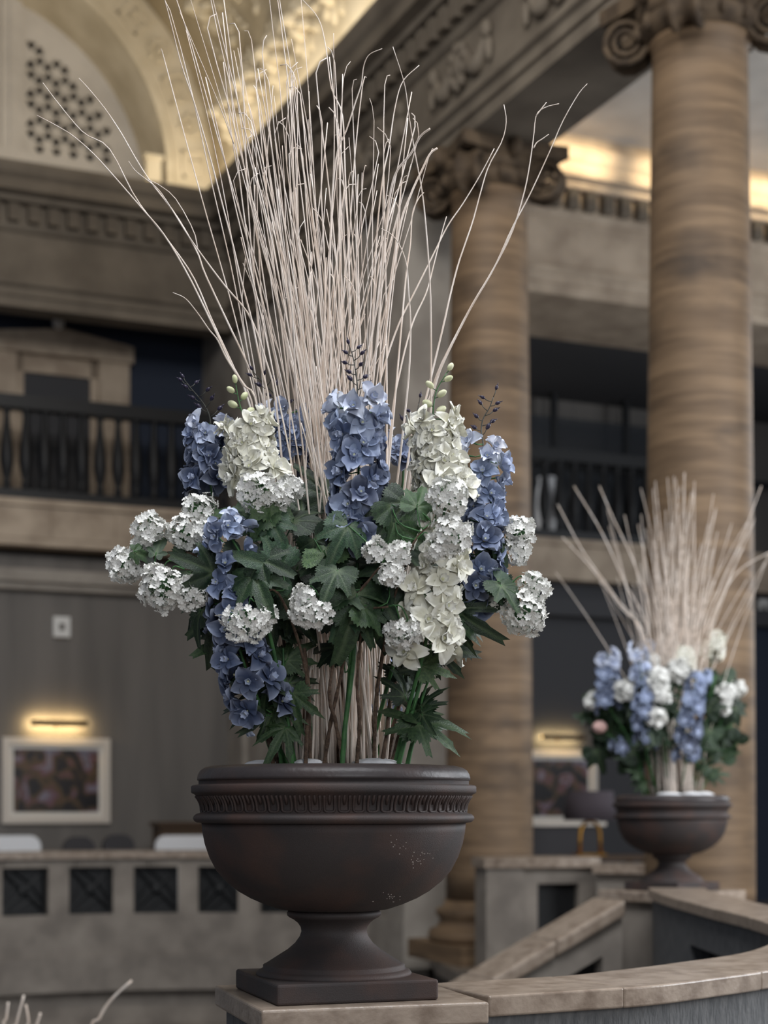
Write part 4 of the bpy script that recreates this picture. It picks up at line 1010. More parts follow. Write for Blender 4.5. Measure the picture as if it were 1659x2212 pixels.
def spike(name, label, cat, group, track, zone, n, kind, rng, wid=1.0, buds=None, stem_r=(.0065, .002), base=None, colr=(0, 1), far=False, smat='green_stem', base_d=CD, zbase=None, nice=True):
    """a flower spike. track: (px,py,dd) from the urn up to the tip of the blossoms; zone: how far along the blossoms start"""
    pts = [P(x, y, base_d + dd) for x, y, dd in track]
    if zbase: pts[0].z = zbase
    c = spline(pts, 40); root = tag(put(name, None, None, T(pts[0])), label, cat, group)
    put('stem', (MB().tube([p - pts[0] for p in c], [stem_r[0] + (stem_r[1] - stem_r[0]) * i / 40 for i in range(41)], 7), smat, True), root, T(pts[0]))
    ga = rng.uniform(0, 6)
    n = max(n, int(n * (1.35 if far else 1.85))) if n > 3 else n
    for k in range(n):
        t = k / max(1, n - 1); s = zone + (1 - zone) * t; i = min(39, int(s * 40)); f = s * 40 - i
        p = c[i].lerp(c[i + 1], f); ax = (c[i + 1] - c[i]).normalized()
        ga += 2.399963 + rng.gauss(0, .25)
        e1 = ax.cross(Vector((0, 1, 0))).normalized(); e2 = ax.cross(e1)
        out = e1 * math.cos(ga) + e2 * math.sin(ga)
        if out.y > .55: out.y *= .4; out.normalize()          # most blossoms crowd round the open sides
        size = wid * (1.1 if far else .93) * (1.08 - .28 * t) * rng.uniform(.86, 1.1)
        rad = .054 * wid * (1 - .45 * t if t < .75 else .82)
        nz = (out + ax * rng.uniform(-.05, .45) + Vector((0, -.25, 0))).normalized()
        loc = p + out * rad + ax * rng.gauss(0, .006)
        M = frame(ax, nz, loc) @ Matrix.Rotation(rng.uniform(0, 6.28), 4, 'Z') @ Matrix.Scale(size, 4)
        ct = colr[0] + (colr[1] - colr[0]) * (t * .62 if t < .60 else .37 + (t - .60) * 1.75) + rng.gauss(0, .11)
        if kind == 'b':
            col = ramp_col(BLUES, ct); ecol = ramp_col(BLUES, min(1, ct + .42)); opn = R(14) if t < .8 else R(38)
        else:
            g_ = rng.uniform(.9, 1.0); col = (g_, g_, g_ * .97); ecol = (1, 1, .97); opn = R(10) if t < .85 else R(35)
        if far:
            M = M @ Matrix.Scale(1.12, 4); put('flower', B_FAR if kind == 'b' else W_FAR, root, M, col); continue
        fl_ = put('flower', B_EYE if kind == 'b' else W_EYE, root, M, ecol)
        npet = 5 if kind == 'b' else 7
        for q in range(npet):
            a = q * 2 * math.pi / npet + rng.gauss(0, .1); lay = (q % 2)
            kk = rng.uniform(.72, 1.18) if kind == 'b' else rng.uniform(.9, 1.05); cc = tuple(min(1, v * kk) for v in col)
            put('petal', rng.choice(B_OUT if kind == 'b' else W_OUT), fl_, M @ Matrix.Rotation(a, 4, 'Z') @ T((0, .004, .0015 * q)) @ Matrix.Rotation(opn * (1 + .9 * lay) + rng.gauss(0, .2), 4, 'X') @ Matrix.Scale(rng.uniform(.88, 1.08), 4), cc)
        if t > .35:                                                # green pedicel behind the blossom
            put('pedicel', (MB().tube([p - pts[0], (p + loc) / 2 - pts[0] - ax * .004, loc - nz * .004 - pts[0]], [.0016, .0018, .003], 5), smat, True), root, T(pts[0]))
    if buds:
        bp = [P(x, y, base_d + dd) for x, y, dd in buds['track']]; bc_ = spline([c[36], c[40]] + bp, 20)
        m_stem = 'dark_stem' if kind == 'b' else 'green_stem'
        put('tip_stem', (MB().tube([p - pts[0] for p in bc_], [.0026 - .0013 * i / 20 for i in range(21)], 5), m_stem, True), root, T(pts[0]))
        for k in range(buds['n']):
            s = .30 + .70 * k / max(1, buds['n'] - 1); i = min(19, int(s * 20)); p = bc_[i].lerp(bc_[i + 1], s * 20 - i)
            sd = (-1 if k % 2 else 1); ax = (bc_[i + 1] - bc_[i]).normalized()
            dr = (ax * rng.uniform(.2, .8) + Vector((sd * rng.uniform(.6, 1), rng.gauss(0, .5), .1))).normalized()
            if k == buds['n'] - 1: dr = ax
            ln = (.034 if kind == 'b' else .026) * (1.15 - .5 * s) * rng.uniform(.8, 1.3)
            e_ = p + dr * ln; sz = (.0062 if kind == 'b' else .0105) * (1.1 - .35 * s)
            rot = dr.to_track_quat('Z', 'Y').to_matrix()
            mb = MB().blob(e_ - pts[0], sz, sz, sz * 1.55, 8, 7, rot)
            if kind == 'b': mb.tube([e_ - pts[0] + dr * sz, e_ - pts[0] + dr * sz * 3.1], [sz * .5, .0004], 5)
            bo = put('bud', (mb, 'bud_purple' if kind == 'b' else 'bud_cream', True), root, T(pts[0]))
            put('bud_stalk', (MB().tube([p - pts[0], p + dr * ln * .5 + Vector((0, 0, -.003)) - pts[0], e_ - dr * sz - pts[0]], [.0013, .0012, .0014], 5), m_stem, True), bo, T(pts[0]))
    return root, c
G1 = 'flower stems in the larger urn'
rng = random.Random(101)
ST = {}
YB_ = 1664
ST['S1'] = spike('delphinium', 'blue delphinium spike at the upper left edge of the larger bouquet', 'flower', G1, [(640, YB_, .02), (590, 1400, -.02), (500, 1180, -.05), (462, 1085, -.05), (452, 990, -.05), (455, 915, -.05)], .68, 16, 'b', rng, .95,
                 dict(track=[(450, 890, -.05), (435, 865, -.05), (412, 838, -.06), (405, 828, -.06)], n=9), colr=(.05, .95))
ST['S2'] = spike('delphinium', 'blue delphinium spike partly behind the twigs, left of centre', 'flower', G1, [(680, YB_, .1), (650, 1350, .08), (634, 1120, .02), (625, 1040, .0), (620, 960, .0), (614, 885, .0)], .72, 13, 'b', rng, .95,
                 dict(track=[(600, 860, .0), (580, 838, .0), (566, 825, .0), (556, 812, .0)], n=9), colr=(.1, .9))
ST['S3'] = spike('delphinium', 'tallest blue delphinium spike, in the middle in front of the twigs', 'flower', G1, [(740, YB_, -.12), (752, 1500, -.2), (766, 1300, -.3), (775, 1170, -.32), (775, 1000, -.32), (772, 860, -.32)], .585, 21, 'b', rng, 1.12,
                 dict(track=[(772, 830, -.32), (768, 800, -.32), (764, 775, -.32), (757, 752, -.32)], n=10), colr=(.02, .97))
ST['S4'] = spike('delphinium', 'blue delphinium spike at the right edge of the larger bouquet', 'flower', G1, [(800, YB_, .02), (880, 1480, -.05), (985, 1330, -.12), (1028, 1250, -.2), (1046, 1100, -.18), (1044, 960, -.15)], .50, 25, 'b', rng, .98,
                 dict(track=[(1040, 930, -.14), (1044, 905, -.14), (1058, 880, -.14), (1066, 858, -.14)], n=9), colr=(.04, .97))
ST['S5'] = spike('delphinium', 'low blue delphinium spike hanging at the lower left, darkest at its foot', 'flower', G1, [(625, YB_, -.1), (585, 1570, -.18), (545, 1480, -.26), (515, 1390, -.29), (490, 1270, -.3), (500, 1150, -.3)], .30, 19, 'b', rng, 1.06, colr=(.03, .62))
ST['S6'] = spike('delphinium', 'small blue delphinium mostly hidden behind the upper right white spike', 'flower', G1, [(770, YB_, .12), (820, 1300, .2), (865, 1080, .22), (872, 1010, .22), (874, 945, .22)], .8, 7, 'b', rng, .8,
                 dict(track=[(885, 915, .22), (900, 893, .22), (905, 872, .22)], n=6), colr=(.2, .9))
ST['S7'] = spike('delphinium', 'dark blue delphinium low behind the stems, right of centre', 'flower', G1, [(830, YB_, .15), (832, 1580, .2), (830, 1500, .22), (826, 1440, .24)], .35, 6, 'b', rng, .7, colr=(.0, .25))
ST['S8'] = spike('delphinium', 'short pale-topped delphinium drooping over the left white clusters', 'flower', G1, [(640, YB_, -.12), (590, 1400, -.28), (545, 1250, -.33), (505, 1170, -.34), (480, 1135, -.34)], .84, 5, 'b', rng, .8, colr=(.55, .95))
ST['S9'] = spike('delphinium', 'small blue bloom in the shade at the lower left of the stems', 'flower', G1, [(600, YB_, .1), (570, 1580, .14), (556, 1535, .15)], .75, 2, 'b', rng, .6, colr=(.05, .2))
ST['W1'] = spike('white_delphinium', 'creamy white delphinium spike at upper left, beside the blue one', 'flower', G1, [(655, YB_, -.02), (620, 1350, -.12), (580, 1150, -.18), (565, 1075, -.2), (548, 990, -.2), (528, 905, -.2)], .70, 15, 'w', rng, 1.05,
                 dict(track=[(520, 880, -.2), (515, 860, -.2), (510, 832, -.2)], n=5), smat='green_stem')
ST['W2'] = spike('white_delphinium', 'creamy white delphinium spike standing at the upper right', 'flower', G1, [(790, YB_, -.05), (860, 1400, -.18), (930, 1200, -.24), (962, 1090, -.25), (945, 1000, -.25), (936, 905, -.25)], .66, 19, 'w', rng, 1.05,
                 dict(track=[(938, 870, -.25), (945, 840, -.25), (965, 806, -.25)], n=6))
ST['W3'] = spike('white_delphinium', 'large loose white delphinium blooms low at right, below the upper right spike', 'flower', G1, [(850, YB_, -.14), (885, 1520, -.22), (918, 1400, -.31), (925, 1330, -.33), (945, 1240, -.34), (962, 1150, -.33)], .40, 15, 'w', rng, 1.22)
ST['W4'] = spike('white_delphinium', 'faded white bloom in the shade low between the stems at left', 'flower', G1, [(650, YB_, -.05), (628, 1500, -.08), (625, 1420, -.1)], .85, 3, 'w', rng, .7)

def viburnum(label, track, clusters, rng, smat='bark', leaves=(), base_d=CD, zbase=None, far=False, group=G1):
    pts = [P(x, y, base_d + dd) for x, y, dd in track]
    if zbase: pts[0].z = zbase
    c = spline(pts, 36); root = tag(put('viburnum', None, None, T(pts[0])), label, 'flower', group)
    rads = [(.0062 + (.0024 - .0062) * i / 36) * (1 + (.18 * math.sin(i * 1.9) if smat == 'bark' else 0)) for i in range(37)]
    put('stem', (MB().tube([p - pts[0] for p in c], rads, 7), smat, True), root, T(pts[0]))
    for (px, py, dd, r_px, half) in clusters:
        r = r_px * (base_d + dd) / FPX; ce = P(px, py, base_d + dd)
        q = min(c, key=lambda s: (s - ce).length + .25 * max(0, s.z - ce.z))
        ln = (q - ce).length
        if ln > .22: q = ce + (q - ce) * (.22 / ln)
        mid = q.lerp(ce, .5) + Vector((0, -.005, .03))
        core = MB()
        back = (q - ce).normalized() * .5 + Vector((0, .4, 0 if not half else .9)); back.normalize()
        core.tube([p - ce for p in spline([q, mid, ce + back * r * .55], 8)], .002, 5)
        n = int((50 if far else 118) * (r / .053) ** 1.7) + 8; core.blob((0, 0, 0), r * .5, r * .5, r * .5, 10, 7) if not half else None
        nf = []
        for k in range(n):
            zf = 1 - 2 * (k + .5) / n; a = k * 2.399963; rr_ = math.sqrt(1 - zf * zf); dv_ = Vector((rr_ * math.cos(a), rr_ * math.sin(a), zf))
            if dv_.dot(back) > (.1 if half else .62): continue
            nf.append(dv_)
        for dv_ in nf[::2]: core.tube([back * r * .4, dv_ * r * .85], .0011, 4)
        co = put('flower_cluster', (core, 'green_stem', True), root, T(ce))
        for dv_ in nf:
            nn = (dv_ + Vector((rng.gauss(0, .5), rng.gauss(0, .5), rng.gauss(0, .5)))).normalized()
            loc = ce + dv_ * r * rng.uniform(.80, 1.10) * (1 + .13 * math.sin(4.1 * dv_.x + 9 * px) * math.cos(5 * dv_.z + py)); g_ = rng.uniform(.9, 1)
            put('floret', FLORET, co, frame(Vector((.3, .2, 1)), nn, loc) @ Matrix.Rotation(rng.uniform(0, 6), 4, 'Z') @ Matrix.Scale(rng.uniform(.85, 1.15) * (1.8 if far else 1), 4), (g_, g_, g_))
    for l in leaves: place_leaf(root, c, *l, rng=rng, base_d=base_d)
    return root, c
rng = random.Random(202)
V = viburnum
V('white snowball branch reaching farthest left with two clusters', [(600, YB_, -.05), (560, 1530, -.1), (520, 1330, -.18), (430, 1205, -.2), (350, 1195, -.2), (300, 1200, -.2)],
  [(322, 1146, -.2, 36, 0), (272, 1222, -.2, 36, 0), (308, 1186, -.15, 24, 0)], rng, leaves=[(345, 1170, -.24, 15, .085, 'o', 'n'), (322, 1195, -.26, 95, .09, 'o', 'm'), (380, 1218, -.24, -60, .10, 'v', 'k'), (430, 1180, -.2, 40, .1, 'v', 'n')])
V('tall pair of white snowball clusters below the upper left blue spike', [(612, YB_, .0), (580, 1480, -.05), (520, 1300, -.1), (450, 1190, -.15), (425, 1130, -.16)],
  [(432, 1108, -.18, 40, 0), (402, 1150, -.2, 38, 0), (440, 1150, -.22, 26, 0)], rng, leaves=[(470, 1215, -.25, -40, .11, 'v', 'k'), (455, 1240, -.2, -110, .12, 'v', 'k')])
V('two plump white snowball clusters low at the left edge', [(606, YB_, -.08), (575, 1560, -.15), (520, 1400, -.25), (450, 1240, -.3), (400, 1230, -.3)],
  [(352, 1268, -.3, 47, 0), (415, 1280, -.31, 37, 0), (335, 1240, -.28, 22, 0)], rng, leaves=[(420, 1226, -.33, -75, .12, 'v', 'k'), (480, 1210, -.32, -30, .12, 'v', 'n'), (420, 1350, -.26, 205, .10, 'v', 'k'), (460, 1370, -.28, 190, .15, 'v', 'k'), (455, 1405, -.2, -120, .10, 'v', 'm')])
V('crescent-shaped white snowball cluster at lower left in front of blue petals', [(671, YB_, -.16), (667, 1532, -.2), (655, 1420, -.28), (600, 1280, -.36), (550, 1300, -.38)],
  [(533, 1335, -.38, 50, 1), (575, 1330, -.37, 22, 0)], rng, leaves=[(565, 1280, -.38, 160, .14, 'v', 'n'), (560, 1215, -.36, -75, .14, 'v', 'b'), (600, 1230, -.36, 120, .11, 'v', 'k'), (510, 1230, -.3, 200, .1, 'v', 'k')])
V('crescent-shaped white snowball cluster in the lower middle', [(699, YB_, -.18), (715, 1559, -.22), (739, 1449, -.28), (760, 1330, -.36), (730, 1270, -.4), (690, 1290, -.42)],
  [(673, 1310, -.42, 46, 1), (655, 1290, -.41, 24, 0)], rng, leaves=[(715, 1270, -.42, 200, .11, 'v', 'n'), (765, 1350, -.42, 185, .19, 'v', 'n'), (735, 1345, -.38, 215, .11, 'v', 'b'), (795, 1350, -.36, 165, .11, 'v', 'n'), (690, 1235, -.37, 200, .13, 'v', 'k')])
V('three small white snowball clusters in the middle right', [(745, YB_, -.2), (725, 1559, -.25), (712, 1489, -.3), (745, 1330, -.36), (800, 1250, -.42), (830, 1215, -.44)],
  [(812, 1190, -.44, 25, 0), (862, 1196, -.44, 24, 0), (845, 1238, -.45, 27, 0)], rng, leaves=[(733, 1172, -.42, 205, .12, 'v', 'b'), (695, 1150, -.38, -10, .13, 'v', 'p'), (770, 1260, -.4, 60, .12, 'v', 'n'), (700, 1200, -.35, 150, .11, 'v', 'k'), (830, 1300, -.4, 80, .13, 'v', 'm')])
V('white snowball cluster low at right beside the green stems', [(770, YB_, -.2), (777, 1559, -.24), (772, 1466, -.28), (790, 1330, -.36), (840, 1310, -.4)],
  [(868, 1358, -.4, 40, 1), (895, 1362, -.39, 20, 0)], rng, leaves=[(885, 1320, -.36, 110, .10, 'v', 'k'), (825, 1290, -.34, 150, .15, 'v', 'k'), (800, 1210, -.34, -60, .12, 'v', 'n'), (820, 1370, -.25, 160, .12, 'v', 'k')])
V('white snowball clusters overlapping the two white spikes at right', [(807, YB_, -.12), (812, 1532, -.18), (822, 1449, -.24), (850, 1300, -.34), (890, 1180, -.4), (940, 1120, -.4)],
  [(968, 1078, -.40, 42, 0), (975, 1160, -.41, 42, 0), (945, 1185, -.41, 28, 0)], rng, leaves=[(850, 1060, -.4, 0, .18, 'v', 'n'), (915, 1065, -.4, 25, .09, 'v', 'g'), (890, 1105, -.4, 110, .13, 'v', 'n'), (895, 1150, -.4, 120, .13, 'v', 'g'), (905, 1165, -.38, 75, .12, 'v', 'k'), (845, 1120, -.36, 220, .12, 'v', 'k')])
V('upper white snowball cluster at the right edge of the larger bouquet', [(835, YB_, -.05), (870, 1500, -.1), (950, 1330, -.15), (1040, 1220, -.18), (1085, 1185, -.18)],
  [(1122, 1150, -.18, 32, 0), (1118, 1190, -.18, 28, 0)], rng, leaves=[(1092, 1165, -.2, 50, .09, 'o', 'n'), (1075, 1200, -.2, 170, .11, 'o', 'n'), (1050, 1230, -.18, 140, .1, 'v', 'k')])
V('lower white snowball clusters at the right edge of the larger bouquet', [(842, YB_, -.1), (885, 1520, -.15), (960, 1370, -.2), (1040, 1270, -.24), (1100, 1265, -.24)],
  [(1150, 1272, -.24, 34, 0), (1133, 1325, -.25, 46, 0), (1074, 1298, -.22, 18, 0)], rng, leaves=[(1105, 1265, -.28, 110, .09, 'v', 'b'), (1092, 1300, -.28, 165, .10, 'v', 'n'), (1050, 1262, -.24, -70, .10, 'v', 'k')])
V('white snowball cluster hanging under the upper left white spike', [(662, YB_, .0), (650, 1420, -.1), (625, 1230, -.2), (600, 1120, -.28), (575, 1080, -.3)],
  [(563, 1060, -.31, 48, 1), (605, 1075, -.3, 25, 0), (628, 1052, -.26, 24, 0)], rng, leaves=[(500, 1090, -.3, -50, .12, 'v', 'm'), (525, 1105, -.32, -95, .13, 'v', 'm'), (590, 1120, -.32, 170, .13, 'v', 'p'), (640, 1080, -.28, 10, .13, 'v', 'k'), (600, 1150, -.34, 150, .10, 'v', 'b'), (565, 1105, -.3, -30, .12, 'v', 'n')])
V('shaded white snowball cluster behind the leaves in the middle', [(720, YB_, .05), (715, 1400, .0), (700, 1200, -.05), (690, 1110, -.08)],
  [(692, 1100, -.06, 40, 0), (705, 985, .1, 24, 0)], rng, leaves=[(690, 1030, -.12, -20, .13, 'v', 'k'), (660, 1070, -.15, 10, .12, 'v', 'k'), (725, 1060, -.12, 40, .11, 'v', 'k')])

# leafy delphinium stems low in the bouquet
def leafy(label, track, leaves, rng, r=(.0075, .0025), smat='green_stem', group=G1):
    pts = [P(x, y, CD + dd) for x, y, dd in track]; c = spline(pts, 24)
    root = tag(put('leafy_stem', None, None, T(pts[0])), label, 'foliage', group)
    put('stem', (MB().tube([p - pts[0] for p in c], [r[0] + (r[1] - r[0]) * i / 24 for i in range(25)], 7), smat, True), root, T(pts[0]))
    for l in leaves: place_leaf(root, c, *l, rng=rng)
    return root
rng = random.Random(303)
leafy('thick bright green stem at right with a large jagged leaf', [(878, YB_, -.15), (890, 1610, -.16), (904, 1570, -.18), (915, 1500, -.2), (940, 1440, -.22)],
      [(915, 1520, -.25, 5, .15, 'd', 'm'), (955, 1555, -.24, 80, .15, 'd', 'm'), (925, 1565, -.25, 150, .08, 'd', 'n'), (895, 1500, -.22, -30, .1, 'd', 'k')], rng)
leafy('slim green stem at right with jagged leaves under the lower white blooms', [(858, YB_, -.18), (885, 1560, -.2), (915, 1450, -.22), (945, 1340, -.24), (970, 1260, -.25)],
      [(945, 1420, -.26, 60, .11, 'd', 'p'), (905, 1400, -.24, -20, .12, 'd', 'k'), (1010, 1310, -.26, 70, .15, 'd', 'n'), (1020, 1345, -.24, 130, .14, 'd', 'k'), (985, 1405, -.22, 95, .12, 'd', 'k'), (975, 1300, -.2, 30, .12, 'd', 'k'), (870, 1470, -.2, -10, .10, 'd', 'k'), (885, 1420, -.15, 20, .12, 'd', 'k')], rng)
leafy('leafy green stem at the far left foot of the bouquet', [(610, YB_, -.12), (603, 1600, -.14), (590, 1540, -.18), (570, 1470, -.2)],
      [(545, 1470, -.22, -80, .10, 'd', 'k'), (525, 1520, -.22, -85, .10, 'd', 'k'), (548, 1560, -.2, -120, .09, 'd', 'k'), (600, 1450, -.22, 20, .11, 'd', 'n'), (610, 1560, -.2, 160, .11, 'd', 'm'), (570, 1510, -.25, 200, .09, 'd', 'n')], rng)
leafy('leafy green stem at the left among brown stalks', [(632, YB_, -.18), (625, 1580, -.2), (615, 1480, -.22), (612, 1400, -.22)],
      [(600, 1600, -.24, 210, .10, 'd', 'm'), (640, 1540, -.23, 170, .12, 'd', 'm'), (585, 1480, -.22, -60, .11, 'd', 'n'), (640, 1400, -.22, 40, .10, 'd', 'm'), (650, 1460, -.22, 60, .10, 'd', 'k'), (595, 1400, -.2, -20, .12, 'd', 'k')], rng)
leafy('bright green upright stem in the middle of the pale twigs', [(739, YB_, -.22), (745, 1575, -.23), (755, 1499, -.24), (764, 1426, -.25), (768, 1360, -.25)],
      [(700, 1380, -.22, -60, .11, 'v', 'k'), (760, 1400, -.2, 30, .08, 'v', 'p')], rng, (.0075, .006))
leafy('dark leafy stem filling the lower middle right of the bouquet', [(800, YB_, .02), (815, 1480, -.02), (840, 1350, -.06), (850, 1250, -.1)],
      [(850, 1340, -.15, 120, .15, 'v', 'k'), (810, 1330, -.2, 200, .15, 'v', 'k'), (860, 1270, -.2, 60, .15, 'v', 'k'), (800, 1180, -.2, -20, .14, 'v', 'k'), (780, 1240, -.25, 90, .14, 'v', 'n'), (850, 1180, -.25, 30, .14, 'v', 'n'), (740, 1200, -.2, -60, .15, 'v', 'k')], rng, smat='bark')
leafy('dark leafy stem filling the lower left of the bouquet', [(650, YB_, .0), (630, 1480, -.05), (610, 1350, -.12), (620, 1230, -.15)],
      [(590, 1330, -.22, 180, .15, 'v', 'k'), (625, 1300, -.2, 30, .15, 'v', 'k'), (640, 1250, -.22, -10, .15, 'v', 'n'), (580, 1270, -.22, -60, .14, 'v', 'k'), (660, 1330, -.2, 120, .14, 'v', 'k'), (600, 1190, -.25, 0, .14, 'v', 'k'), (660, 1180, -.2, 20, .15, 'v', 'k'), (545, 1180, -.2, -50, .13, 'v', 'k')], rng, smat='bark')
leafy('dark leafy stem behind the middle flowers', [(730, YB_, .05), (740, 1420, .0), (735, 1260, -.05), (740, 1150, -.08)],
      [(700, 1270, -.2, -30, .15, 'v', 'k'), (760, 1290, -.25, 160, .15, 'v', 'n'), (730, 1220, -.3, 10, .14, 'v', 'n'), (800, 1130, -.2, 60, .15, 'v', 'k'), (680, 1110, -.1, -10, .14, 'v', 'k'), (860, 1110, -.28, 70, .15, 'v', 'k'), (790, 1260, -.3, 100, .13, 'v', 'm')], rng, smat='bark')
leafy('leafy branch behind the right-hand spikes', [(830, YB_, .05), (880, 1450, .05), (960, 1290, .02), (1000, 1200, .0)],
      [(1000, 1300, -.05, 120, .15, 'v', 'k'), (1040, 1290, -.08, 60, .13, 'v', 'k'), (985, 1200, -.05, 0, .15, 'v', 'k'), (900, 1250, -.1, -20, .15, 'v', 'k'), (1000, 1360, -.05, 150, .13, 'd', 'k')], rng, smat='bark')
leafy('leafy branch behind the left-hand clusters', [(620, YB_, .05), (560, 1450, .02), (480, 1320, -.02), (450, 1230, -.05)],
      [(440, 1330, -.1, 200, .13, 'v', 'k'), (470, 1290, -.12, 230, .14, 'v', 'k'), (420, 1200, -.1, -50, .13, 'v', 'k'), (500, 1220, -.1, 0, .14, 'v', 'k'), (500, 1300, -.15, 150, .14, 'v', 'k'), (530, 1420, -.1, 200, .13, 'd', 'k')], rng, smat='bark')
for k, (tr, lab) in enumerate(([[(660, YB_, -.2), (664, 1560, -.2), (668, 1500, -.2), (658, 1400, -.2)], 'knotty brown stalk among the pale twigs, left of the crossing pair'],
                 [[(808, YB_, -.17), (810, 1580, -.18), (814, 1500, -.2), (832, 1380, -.22)], 'knotty brown stalk right of the crossing pair'],
                 [[(822, YB_, -.18), (835, 1590, -.18), (842, 1520, -.15), (858, 1460, -.1)], 'slanting brown stalk nearest the right-hand green stems'],
                 [[(592, YB_, -.1), (582, 1592, -.12), (565, 1530, -.15), (556, 1480, -.15)], 'brown stalk at the extreme left of the stems'])):
    leafy(lab, tr, [], rng, (.0062, .005), 'bark')

# ---------------------------------------------------------------- the smaller, blurred bouquet
G2 = 'flower stems in the smaller urn'
rng = random.Random(404)
B2 = dict(base_d=U2.y, zbase=zs2, far=True)
spike('delphinium', 'blurred blue delphinium at the left of the smaller bouquet', 'flower', G2, [(1400, 1700, 0), (1360, 1600, -.15), (1318, 1530, -.2), (1315, 1470, -.2), (1312, 1415, -.2)], .52, 13, 'b', rng, 1.1, colr=(.2, .95), **B2)
spike('delphinium', 'blurred blue delphinium left of the middle of the smaller bouquet', 'flower', G2, [(1420, 1700, 0), (1395, 1620, -.25), (1392, 1550, -.35), (1388, 1480, -.35), (1378, 1400, -.3)], .3, 16, 'b', rng, 1.0, colr=(.15, .9), **B2)
spike('delphinium', 'blurred blue delphinium right of the middle of the smaller bouquet', 'flower', G2, [(1470, 1700, 0), (1482, 1640, -.25), (1490, 1570, -.35), (1500, 1500, -.35), (1512, 1460, -.3)], .25, 18, 'b', rng, 1.1, colr=(.1, .7), **B2)
spike('delphinium', 'blurred small blue delphinium behind the smaller bouquet', 'flower', G2, [(1430, 1700, .1), (1410, 1560, .2), (1400, 1420, .25), (1396, 1395, .25)], .8, 6, 'b', rng, .9, colr=(.5, .95), **B2)
spike('delphinium', 'blurred dark blue delphinium low at the left of the smaller bouquet', 'flower', G2, [(1400, 1700, 0), (1360, 1650, -.1), (1335, 1615, -.1), (1328, 1600, -.1)], .6, 4, 'b', rng, .8, colr=(.1, .4), **B2)
spike('white_delphinium', 'blurred white delphinium topping the right of the smaller bouquet', 'flower', G2, [(1480, 1700, 0), (1510, 1560, .05), (1530, 1460, .05), (1542, 1400, .05), (1552, 1378, .05)], .7, 11, 'w', rng, 1.0, **B2)
spike('white_delphinium', 'blurred white delphinium in the upper middle of the smaller bouquet', 'flower', G2, [(1450, 1700, 0), (1460, 1560, -.1), (1475, 1450, -.1), (1482, 1410, -.1)], .78, 9, 'w', rng, 1.0, **B2)
for (x, y, r, dd, lab) in ((1283, 1515, 19, -.1, 'blurred white snowball at the left edge of the smaller bouquet'), (1352, 1492, 22, -.3, 'blurred white snowball between the two left blue spikes'),
                           (1418, 1470, 26, -.35, 'blurred white snowball at the centre of the smaller bouquet'), (1430, 1502, 18, -.38, 'blurred white snowball just below the central one'),
                           (1420, 1550, 20, -.4, 'blurred white snowball lowest in the middle of the smaller bouquet'), (1465, 1450, 24, -.3, 'blurred white snowball up right of the central one'),
                           (1570, 1500, 20, -.1, 'blurred tall white snowball at the right of the smaller bouquet'), (1594, 1488, 18, -.05, 'blurred white snowball at the right edge of the smaller bouquet'),
                           (1376, 1470, 14, -.2, 'blurred small white snowball above the left blue spikes'), (1408, 1430, 16, -.1, 'blurred white snowball under the twigs, left of middle')):
    cl = [(x, y, dd, r, 0)]
    if 'tall' in lab: cl.append((1562, 1528, dd, 16, 0))
    viburnum(lab, [(1452 + (x - 1452) * .3, 1700, 0), (1452 + (x - 1452) * .6, 1600, dd * .6), (x, y + 5, dd)], cl, rng, 'green_stem',
             [(x + rng.uniform(-25, 25), y + rng.uniform(20, 50), dd + .05, rng.uniform(100, 260), .14, 'v', 'k') for _ in range(3)], base_d=U2.y, zbase=zs2, far=True, group=G2)
r_, c_ = viburnum('blurred pale pink bloom low at the left of the smaller bouquet', [(1410, 1700, 0), (1350, 1620, -.1), (1300, 1575, -.15)], [], rng, 'green_stem', [(1315, 1600, -.1, 200, .12, 'v', 'k')], U2.y, zs2, True, G2)
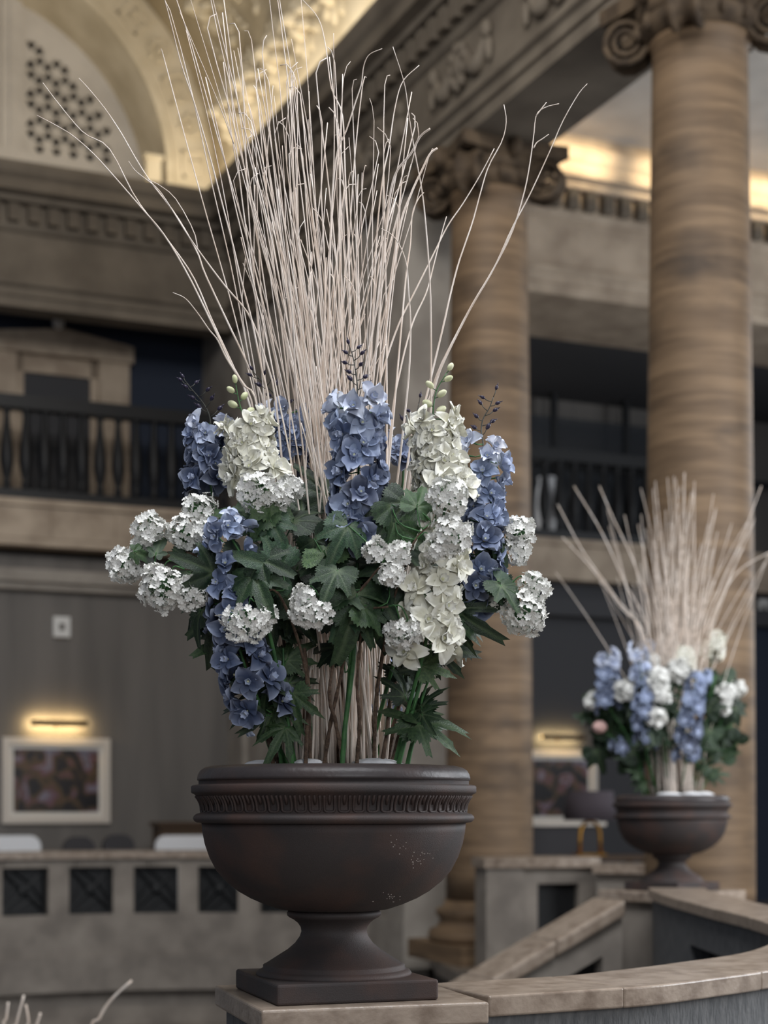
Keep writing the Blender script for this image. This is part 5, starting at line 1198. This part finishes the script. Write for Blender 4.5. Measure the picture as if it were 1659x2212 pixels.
pk = MB(); ce = P(1296, 1570, U2.y - .15)
for k in range(16):
    zf = 1 - 2 * (k + .5) / 16; a = k * 2.4; q = math.sqrt(1 - zf * zf); pk.blob((.035 * q * math.cos(a), .035 * q * math.sin(a), .03 * zf), .03, .03, .012, 8, 5, Vector((q * math.cos(a), q * math.sin(a), zf + .3)).to_track_quat('Z', 'Y').to_matrix())
put('rose_head', (pk, 'pink', True), r_, T(ce))
def leafy2(label, track, leaves, rng):
    pts = [P(x, y, U2.y + dd) for x, y, dd in track]; pts[0].z = zs2; c = spline(pts, 16)
    root = tag(put('leafy_stem', None, None, T(pts[0])), label, 'foliage', G2)
    put('stem', (MB().tube([p - pts[0] for p in c], .007, 6), 'green_stem', True), root, T(pts[0]))
    for l in leaves: place_leaf(root, c, *l, rng=rng, base_d=U2.y)
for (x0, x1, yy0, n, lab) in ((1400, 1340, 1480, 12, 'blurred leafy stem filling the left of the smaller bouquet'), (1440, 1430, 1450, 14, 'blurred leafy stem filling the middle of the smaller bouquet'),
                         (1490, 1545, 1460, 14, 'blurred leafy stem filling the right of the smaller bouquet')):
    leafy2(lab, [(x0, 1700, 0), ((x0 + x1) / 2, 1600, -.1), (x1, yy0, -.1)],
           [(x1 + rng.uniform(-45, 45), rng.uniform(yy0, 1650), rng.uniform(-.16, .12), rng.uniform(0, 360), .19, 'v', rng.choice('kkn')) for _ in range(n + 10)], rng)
leafy2('blurred leafy stem at the right foot of the smaller bouquet', [(1510, 1700, -.05), (1530, 1680, -.05), (1550, 1660, -.05)], [(1530, 1650, -.1, 40, .13, 'd', 'n'), (1555, 1675, -.1, 90, .12, 'd', 'n'), (1540, 1620, -.1, 10, .13, 'd', 'k')], rng)
leafy2('blurred leafy stem at the left foot of the smaller bouquet', [(1390, 1700, -.05), (1380, 1680, -.05), (1370, 1650, -.05)], [(1375, 1660, -.1, -30, .12, 'd', 'm'), (1380, 1690, -.1, -70, .1, 'd', 'm'), (1365, 1630, -.1, -50, .13, 'd', 'k')], rng)
